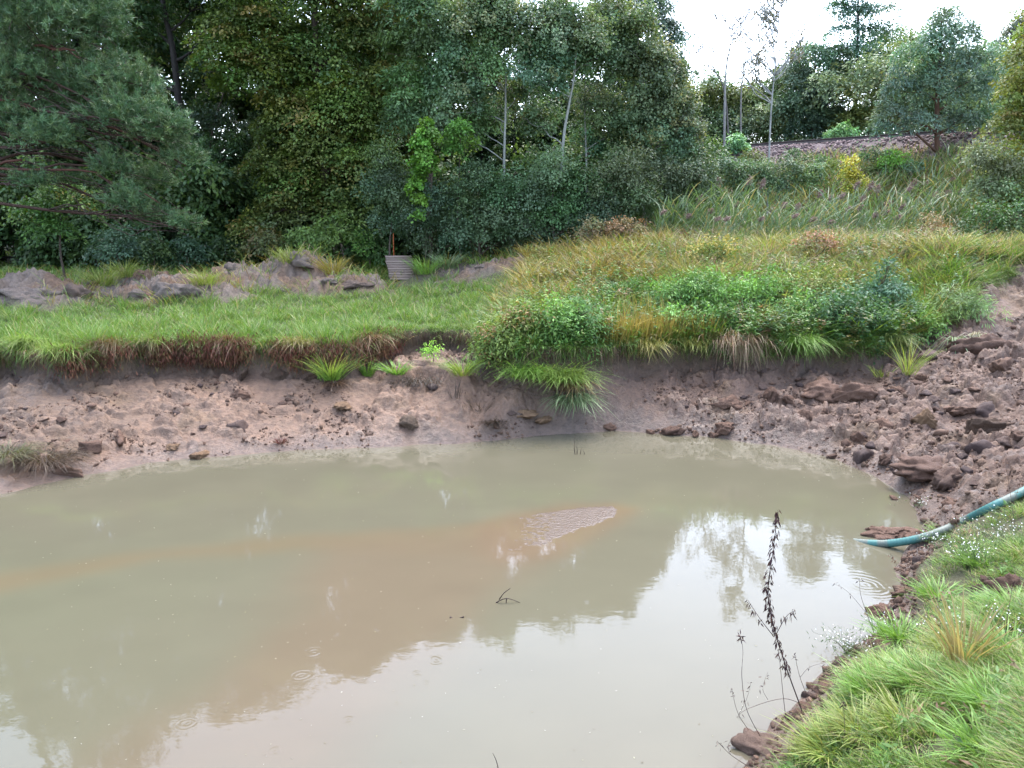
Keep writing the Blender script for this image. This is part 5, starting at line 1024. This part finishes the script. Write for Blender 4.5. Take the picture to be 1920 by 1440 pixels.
for i, a in enumerate([
        ('squarish tan clod standing alone on the smooth mud', 772, 798, 46, (.21, .145, .10), .8), ('dark upright clod standing alone on the right-hand smooth mud', 1511, 780, 38, CDK, .95), ('little dark clod right beside the upright dark clod', 1545, 775, 24, CDK, .9),
        ('broad cracked slab of mud under the scarp, right of the long flat slab', 1540, 734, 95, CB, .5), ('cracked slab right of the broad one', 1605, 742, 75, CB, .5), ('long flat slab with a dark underside', 1360, 762, 110, CB, .4), ('dark crumbly clod right of the long flat slab', 1445, 742, 50, CDK, .7), ('pale clod below the dark crumbly clod', 1482, 752, 42, CB, .6),
        ('rounded clod half way down below the long flat slab', 1360, 800, 48, CB, .7), ('dark jagged clod at the waterline below the slabs, second from left', 1262, 808, 46, CDK, .7), ('greyish clod at the waterline, leftmost of the right-hand row', 1218, 812, 34, CB, .7), ('jagged clod at the waterline, third of the row', 1305, 815, 34, CB, .7), ('flat clod at the waterline, last of the row', 1340, 818, 40, CB, .5), ('small clod at the very start of the waterline row', 1145, 803, 30, CB, .6),
        ('long dark slab lying askew above the pond\'s right corner', 1728, 878, 105, CDK, .4), ('big brown upright block right of the askew dark slab', 1772, 905, 66, (.16, .10, .075), .9), ('dark clod left of the askew slab', 1660, 862, 46, CDK, .6), ('broad dark-faced slab near the right edge', 1850, 806, 105, (.11, .068, .045), .5), ('tan clod in the middle of the right slope', 1735, 788, 52, CTAN, .75), ('brown clod left of the tan one on the right slope', 1655, 795, 44, CB, .6), ('clod above the tan one on the right slope', 1690, 735, 40, CB, .6), ('pale slab right of the tan clod', 1800, 770, 56, CB, .4), ('small clod beneath the broad dark-faced slab', 1910, 822, 44, CDK, .7),
        ('clod under the right scarp beside the lone tuft', 1730, 712, 40, CB, .7), ('dark sod lump carrying the bleached tuft', 1835, 650, 100, CDK, .6), ('brown clod above the right-edge dark slab', 1880, 690, 46, CB, .6), ('reddish clod mid way down the right slope', 1610, 825, 44, CB, .7), ('clod below the upright dark clod, near the water', 1560, 858, 30, CDK, .6), ('clod just above the hose mud heap', 1780, 945, 46, CB, .6),
        ('big mud lump at the left corner of the waterline', 122, 886, 62, CB, .6), ('knobbly lump above the left waterline, right of the grass mop', 170, 838, 60, CB, .55), ('clod beside the knobbly lump', 225, 822, 46, CB, .6), ('ochre lump on the left mud, low near the water', 375, 856, 42, CTAN, .6), ('ochre lump left of the low one', 322, 838, 34, CTAN, .5), ('flat dark clod on the upper left mud', 448, 742, 36, CB, .6), ('large block fallen from the scarp under the red fringe', 512, 705, 62, (.13, .085, .06), .8), ('block fallen from the scarp beside the large one', 455, 708, 44, (.13, .085, .06), .8), ('broad block under the fringe left of the long bright tuft', 575, 706, 60, (.14, .09, .065), .6), ('crusty ochre patch of clods under the long bright tuft', 640, 762, 50, CTAN, .3), ('ochre crust by the black dead tuft', 985, 778, 56, CTAN, .35), ('second ochre crust right of the black tuft', 1020, 785, 40, CTAN, .35)]):
    clod(*a, seed=600 + i, rot=(i * 2.4) % 6.28 if a[3] < 60 else .25 * sin(i * 3), asp=.8 + .3 * sin(i), tilt=.2 * sin(i * 5))
for i, (lb, px, py, wd, pal, sq) in enumerate([('mud hump breaking the water left of the hose end', 1655, 1000, 70, CB, .35), ('mud hump breaking the water where the hose enters', 1708, 1000, 56, CB, .35), ('tiny mud lump poking from the open water near the right shore', 1676, 935, 20, CB, .4), ('small mud hump between the two humps at the hose', 1684, 1006, 40, CDK, .35)]):
    clod(lb, px, py, wd, pal, sq, 1.1, 650 + i, i * 1.3, 0, .3, on=0.0)
for i, (lb, px, py, wd, pal, sq) in enumerate([('mud lump at the bank edge beside the water ripples', 1690, 1115, 46, CB, .8), ('brown mud lump jutting into the water below the ripples', 1655, 1150, 60, CB, .7), ('mud lump at the bottom corner of the bank by the dead stems', 1425, 1405, 78, (.24, .16, .12), .7), ('mud lump under the dock\'s foot', 1545, 1290, 50, CB, .6), ('black clod in the turf near the right edge', 1895, 1108, 70, CDK, .8), ('smaller black clod left of the near-right black clod', 1832, 1108, 32, CDK, .9), ('flat dark clod in the turf between the two black clods', 1852, 1092, 34, CDK, .5), ('dark clod at the right edge below the asters', 1905, 1180, 46, CDK, .6)]):
    clod(lb, px, py, wd, pal, sq * .8, 1., 660 + i, i * 1.3, 0, .4, tmin=2.5)
for i, (lb, px, py, wd, sq) in enumerate([('smooth grey clay mound at the far left of the earth heaps', 62, 552, 120, .55), ('brown lump right of the far-left clay mound', 150, 548, 66, .8), ('large cracked grey clay lump in the middle of the heaps', 332, 540, 110, .6), ('grey clay lump left of the cracked centre lump', 258, 552, 56, .5), ('angular grey lump above and right of the centre lump', 430, 505, 70, .6), ('pale rounded lump topping the heaps', 563, 488, 90, .6), ('grey lump at the heaps\' right end', 615, 525, 48, .6), ('small grey lump at the foot of the heaps', 215, 558, 34, .6), ('small grey lump between the centre lump and the right end', 530, 545, 30, .5), ('brown earth lump at the right end of the heaps', 668, 532, 80, .45), ('grey lump on the low heap right of the ramp', 905, 500, 50, .5), ('grey lump in the exposed soil below the gold grass', 1035, 545, 44, .5), ('brown lump in the right-hand patch of exposed soil', 1160, 545, 50, .5)]):
    clod(lb, px, py, wd * .8, CGR if 'brown' not in lb else (.14, .10, .08), sq * .95, .9, 680 + i, .3 * sin(i * 2.3), 0, .85, name='clay_lump')
CM = [clod_mesh(720 + i, 'mud_clod', [CB, CDK, (.16, .105, .085), (.12, .08, .07)][i % 4], .45 + .1 * (i % 4), 3, .16) for i in range(12)]
r = np.random.default_rng(55)
def scatter_clods(n, box, lab, grp, size, dens, s0=.08, l0=-.1):
    k = 0
    while k < n:
        x = r.uniform(*box[0]); y = r.uniform(*box[1]); sd_ = float(near_at(TSD, x, y)); ld_ = float(near_at(TLD, x, y))
        if sd_ < s0 or ld_ > l0 or r.random() > dens(x, y, sd_): continue
        s = size * .8 * float(np.exp(r.normal() * .5)); o = link('mud_clod', CM[r.integers(0, 12)]); z = float(H(x, y))
        o.location = (x, y, z + s * .02); o.scale = (s * r.uniform(.8, 1.3), s, s * r.uniform(.7, 1.1)); o.rotation_euler = (r.normal() * .25, r.normal() * .25, r.uniform(0, 6.28)); tag(o, lab, 'clod', grp); k += 1
scatter_clods(150, ((1.2, 11.5), (10, 17.5)), 'rough brown clod among the many strewn over the right-hand mud slope', 'clods strewn on the right mud slope', .10, lambda x, y, s: float(sstep(.38, .6, vn(x * .9, y * .9, 77))) * (.3 + .7 * float(sstep(1, 5, x))))
scatter_clods(95, ((-11.5, 1.0), (11.5, 17.2)), 'small brown clod among those dotting the smooth left-hand mud slope', 'clods dotting the left mud slope', .07, lambda x, y, s: float(sstep(.45, .65, vn(x * .8 + 9, y * .8, 78))))
scatter_clods(55, ((1.7, 5.7), (4.7, 9.2)), 'small rough clod among the many along the bare edge of the near bank', 'clods along the near bank edge', .04, lambda x, y, s: 1., -.03, .06)
# crumbs of mud: uncountable
r = np.random.default_rng(56); n = 80000
x = r.uniform(-13, 12.5, n); y = r.uniform(8, 18, n); x[:14000] = r.uniform(1.6, 6, 14000); y[:14000] = r.uniform(4.6, 9.5, 14000); sd_ = near_at(TSD, x, y); ld_ = near_at(TLD, x, y); dn = fbm(x * 1.6, y * 1.6, 79, 4, .6) + .14 * sstep(0, 4, x) + .05 * sstep(.5, 0, sd_)
k = (sd_ > .02) & (ld_ < np.where(y < 9, .06, -.03)) & (dn + .12 * (y < 9) > .54 + .12 * r.random(n)); x, y = x[k], y[k]; n = len(x)
bm = bmesh.new(); bmesh.ops.create_icosphere(bm, subdivisions=1, radius=1); dv = np.array([v.co[:] for v in bm.verts]); df = np.array([[v.index for v in f.verts] for f in bm.faces]); bm.free()
s = .013 * np.exp(r.normal(size=n) * .6); V = dv[None] * (1 + .35 * r.uniform(-1, 1, (n, len(dv), 1))) * (s[:, None] * r.uniform(.6, 1.5, (n, 3)))[:, None]
V = V + np.stack([x, y, H(x, y) + s * .05], -1)[:, None]; F = (df[None] + (np.arange(n) * len(dv))[:, None, None]).reshape(-1, 3)
tag(link('mud_crumbs', mesh_np('mud_crumbs', V.reshape(-1, 3), F, M_CLOD, np.repeat(jit(r, [CB, CDK, (.25, .155, .105), (.24, .15, .10)], n, .25) * EARTH, len(dv), 0))), kind='stuff')
# ------------------------------------------------------------------ reed plumes
def reed(seed):
    r = np.random.default_rng(seed); T = thing('plumed_reed', 'x', 'reed', (0, 0, 0), 'plumed reeds'); mb = MB(); h = r.uniform(1.6, 2.0)
    P = spline([(0, 0, -.1), (.03, 0, h * .5), (.10, 0, h)], 8); mb.tube(P, np.linspace(.009, .005, 8), 4, (.16, .15, .08)); link('stem', mb.mesh('stem', M_DEAD), T)
    mp_ = MB(); m = 240; f = r.random(m); c = np.array([.10, 0, h - .06]) + np.stack([.12 * f, 0 * f, .26 * f - .05 * f * f], -1)
    wd = .13 * np.sin(np.clip(f, .06, .95) * pi) ** .6
    p = c + r.normal(size=(m, 3)) * wd[:, None] * .42; d = unit(r.normal(size=(m, 3)) * .5 + np.array([.5, 0, .15]) - UP * .3)
    link('plume', quads_mesh('plume', diamonds(p, d, rdir(r, m), r.uniform(.06, .12, m), np.full(m, .022)), jit(r, [(.22, .15, .135), (.26, .19, .165), (.18, .12, .11)], m, .2), M_DEAD), T)
    k = 7; az = r.uniform(-1, 1, k); V, F, Cc = blades(r, P[r.integers(2, 7, k)], az, r.uniform(.4, .7, k), .4, .03, jit(r, [(.09, .14, .08)], k), jit(r, [(.11, .16, .09)], k), .5); link('leaf_blades', mesh_np('leaf_blades', V, F, M_GRASS, Cc), T); return T
RP = [reed(800 + i) for i in range(3)]; r = np.random.default_rng(58); used = set()
for i, (px, py) in enumerate([(1310, 365), (1330, 385), (1380, 387), (1343, 405), (1446, 383), (1402, 345), (1427, 335), (1555, 358), (1575, 372), (1615, 365), (1612, 378), (1603, 353), (1650, 345), (1522, 402), (1487, 415), (1640, 397), (1662, 388), (1700, 360), (1735, 338), (1782, 337), (1813, 338), (1780, 355), (1800, 352), (1711, 347), (1535, 355), (1345, 322), (1665, 385), (1500, 380), (1470, 372), (1590, 395), (1680, 402), (1290, 395), (1360, 420), (1425, 405), (1555, 410), (1240, 410), (1750, 360), (1690, 375), (1850, 360), (1630, 340)]):
    Y = 25.6 + 5.2 * (420 - py) / 90 + r.uniform(-.3, .3); p = at_y(px, py, Y); hz = float(H(p[0], p[1])); k = i % 3
    s = float(np.clip((p[2] - hz) / 1.95, .55, 1.35)); loc = (p[0] - .12, p[1], hz); lb = 'tall reed with a drooping purplish-brown plume in the reed bed below the railway'
    if k not in used: o = RP[k]; used.add(k); o.location = loc; o.scale = (1, 1, s); o.rotation_euler = (0, 0, r.normal() * .4); o['label'] = lb
    else: copy_tree(RP[k], loc, r.normal() * .4, 1, lb, s)
# ------------------------------------------------------------------ railway
ang = math.atan2(TR_D[1], TR_D[0]); mid = (TR_A + TR_B) / 2
T = thing('railway_track', 'rusty railway track on its ballast along the top of the bank', 'railway', (mid[0], mid[1], ZT))
RS = np.array([(-.07, 0), (.07, 0), (.07, .012), (.012, .03), (.012, .12), (.036, .13), (.036, .16), (-.036, .16), (-.036, .13), (-.012, .12), (-.012, .03), (-.07, .012)])
for s in (-.75, .75):
    V = np.array([(xx, s + q[0], q[1] + .05) for xx in (-40, 40) for q in RS]); k = len(RS); F = np.array([[j, (j + 1) % k, k + (j + 1) % k, k + j] for j in range(k)])
    o = link('rail', mesh_np('rail', V, F, M_RAIL, np.tile([.055, .04, .038], (len(V), 1))), T); o.rotation_euler = (0, 0, ang)
mb = MB(); mb.box((0, 0, -.05), (.24, 2.5, .19)); sm = mb.mesh('sleeper', M_WOOD); c = sm.color_attributes['Col']; c.data.foreach_set('color', np.tile([.06, .05, .045, 1], 8).astype(np.float32))
for i in range(60):
    o = link('sleeper', sm, T); d = (i - 30) * .65; o.location = (cos(ang) * d, sin(ang) * d, 0); o.rotation_euler = (0, 0, ang)
r = np.random.default_rng(59); n = 26000; a_ = r.uniform(-24, 24, n); o_ = r.uniform(-2.2, 4.2, n); x = mid[0] + TR_D[0] * a_ + TR_N[0] * o_; y = mid[1] + TR_D[1] * a_ + TR_N[1] * o_; toff_ = track_off(x, y)
k = ((np.abs(np.abs(toff_) - .75) > .12)) & (fbm(x * 1.2, y * 1.2, 81, 3) + .1 * (4 - toff_) > .42); x, y = x[k], y[k]; n = len(x); s = r.uniform(.035, .085, n)
V = dv[None] * (1 + .3 * r.uniform(-1, 1, (n, len(dv), 1))) * (s[:, None] * r.uniform(.7, 1.3, (n, 3)))[:, None] + np.stack([x, y, H(x, y) + s * .3], -1)[:, None]
F = (df[None] + (np.arange(n) * len(dv))[:, None, None]).reshape(-1, 3)
tag(link('ballast_stones', mesh_np('ballast_stones', V.reshape(-1, 3), F, M_STONE, np.repeat(jit(r, [(.13, .09, .09), (.17, .12, .115), (.09, .06, .062), (.19, .15, .145)], n, .3), len(dv), 0))), kind='stuff')
# ------------------------------------------------------------------ hose
hp_ = [at_z(1540, 1010, -.16), at_z(1618, 1018, -.02), at_z(1665, 1019, .05)]
for px, py, lift in [(1715, 1012, .05), (1760, 998, .06), (1810, 975, .16), (1860, 950, .22), (1925, 918, .2), (2000, 872, .12), (2080, 830, .08)]:
    q = gp(px, py + 6, 2.5); q = q + UP * .05; hp_.append(at_y(px, py, q[1]) if lift > .1 else q)
P = spline(hp_, 240); mb = MB(); RR = .052 + .0022 * np.sin(np.arange(240) * 2.1); mb.tube(P - P[0], RR, 16, (.045, .135, .122))
sm_ = fbm(np.arange(240) * .11, np.arange(240) * .03, 71, 3); mudf = sstep(.46, .62, sm_) * .55; hc = np.array([.045, .135, .122]) * (1 - mudf[:, None]) + np.array([.15, .11, .085]) * mudf[:, None]; mb.C[0] = np.vstack([np.repeat(hc, 16, 0), hc[:1], hc[-1:]])
o = link('suction_hose', mb.mesh('suction_hose', M_HOSE, True)); o.location = P[0]; tag(o, 'teal-green suction hose running down the bank into the water', 'hose')
# ------------------------------------------------------------------ plank ramp, stake, timber edging
b = gp(758, 525); top = at_y(746, 479, b[1] + 1.3); T = thing('plank_ramp', 'weathered grey plank ramp tilted up into the thicket', 'ramp', b); d = top - b; L = np.linalg.norm(d); u = d / L; wv_ = np.array([1., .12, 0]); wv_ /= np.linalg.norm(wv_); nn = np.cross(wv_, u); R = np.stack([wv_, u, nn], 1)
np_ = 10; wd = 1.0
for i in range(np_):
    mb = MB(); cc_ = np.array([.16, .122, .10]) * (1 + .15 * sin(i * 3.7)); mb.box(u * (L * (i + .5) / np_) + wv_ * .015 * sin(i * 5), (wd * (1 + .015 * sin(i * 2)), L / np_ - .04, .03), R, cc_); link('plank', mb.mesh('plank', M_WOOD), T)
for s in (-.36, .36):
    mb = MB(); mb.box(u * L * .5 + wv_ * s - nn * .07, (.05, L * .99, .10), R, (.13, .11, .10)); link('stringer', mb.mesh('stringer', M_WOOD), T)
for s in (-.36, .36):
    mb = MB(); q = u * L * .96 + wv_ * s - nn * .12; hz = float(H(b[0] + q[0], b[1] + q[1])) - b[2] - .1; mb.box((q[0], q[1], (q[2] + hz) / 2), (.07, .07, max(q[2] - hz, .1)), None, (.12, .10, .09)); link('support_post', mb.mesh('support_post', M_WOOD), T)
q = at_y(738, 465, 29.6); mb = MB(); gz = float(H(q[0], q[1])); zt = at_y(738, 437, 29.6)[2]; mb.tube([(0, 0, gz - .1 - q[2]), (0, 0, .5 * (zt - q[2])), (.01, 0, zt - q[2])], [.022, .022, .018], 8, (.32, .09, .035))
o = link('marker_stake', mb.mesh('marker_stake', M_DEAD)); o.location = q; tag(o, 'small orange-brown stake standing in front of the dark thicket behind the ramp', 'stake')
q = foot(10, 36); T = thing('timber_bench', 'dark low timber plank on pale blocks at the far left lawn edge', 'bench', q); mb = MB(); mb.box((0, 0, .30), (3.0, .35, .09), None, (.03, .027, .027)); link('seat_plank', mb.mesh('seat_plank', M_WOOD), T)
for s in (-1.1, .1, 1.0):
    mb = MB(); mb.box((s, 0, .09), (.45, .3, .32), None, (.22, .21, .20)); link('block', mb.mesh('block', M_STONE), T)
# ------------------------------------------------------------------ twigs in the water
def twig(label, paths, rad=.006, col=(.05, .035, .03), name='twig'):
    b = at_z(*paths[0][0][:2], 0); T = MB()
    for path in paths:
        pts = [at_z(px, py, 0) * 0 + at_y(px, py, b[1]) - b for px, py in path]; T.tube(spline(pts, 10), np.linspace(rad, rad * .4, 10), 6, col)
    o = link(name, T.mesh(name, M_DEAD, True)); o.location = b; tag(o, label, 'twig')
twig('forked dead twig poking out of the mid-pond water', [[(930, 1130), (950, 1122), (975, 1130)], [(936, 1124), (945, 1112), (957, 1103)], [(950, 1122), (948, 1136), (944, 1140)]], .007)
twig('short dark stick floating left of the forked twig', [[(843, 1158), (855, 1161), (870, 1156)], [(848, 1160), (853, 1163), (858, 1165)]], .016)
twig('cluster of thin dead stalks standing in the water near the far shore', [[(1078, 852), (1077, 835), (1079, 816)], [(1082, 854), (1082, 842), (1081, 832)], [(1088, 856), (1089, 846), (1091, 838)], [(1094, 858), (1096, 850), (1093, 844)]], .008)
twig('thin reed stub rising from the water at the bottom edge', [[(934, 1440), (930, 1425), (924, 1412)]], .004)
twig('flat stick lying on the wet shore under the upright dark clod', [[(1527, 840), (1535, 838), (1541, 836)]], .012)

r = np.random.default_rng(61); n = 420; u_ = r.uniform(-.7, .5, n); Y = 5.2 + 9 * r.random(n) ** 1.3; x = u_ * Y; k = poly_sd(x, Y, SHORE) < -.1; x, Y = x[k], Y[k]; n = len(x); ph = r.uniform(0, 2 * pi, n)
V = diamonds(np.stack([x, Y, .003 + 0 * x], -1), np.stack([np.cos(ph), np.sin(ph), 0 * ph], -1), np.tile(UP, (n, 1)), r.uniform(.008, .03, n), r.uniform(.005, .012, n), .1)
tag(link('floating_debris', quads_mesh('floating_debris', V, jit(r, [(.25, .24, .18), (.10, .08, .05), (.16, .15, .08), (.3, .29, .25)], n, .3), M_DEAD)), kind='stuff')
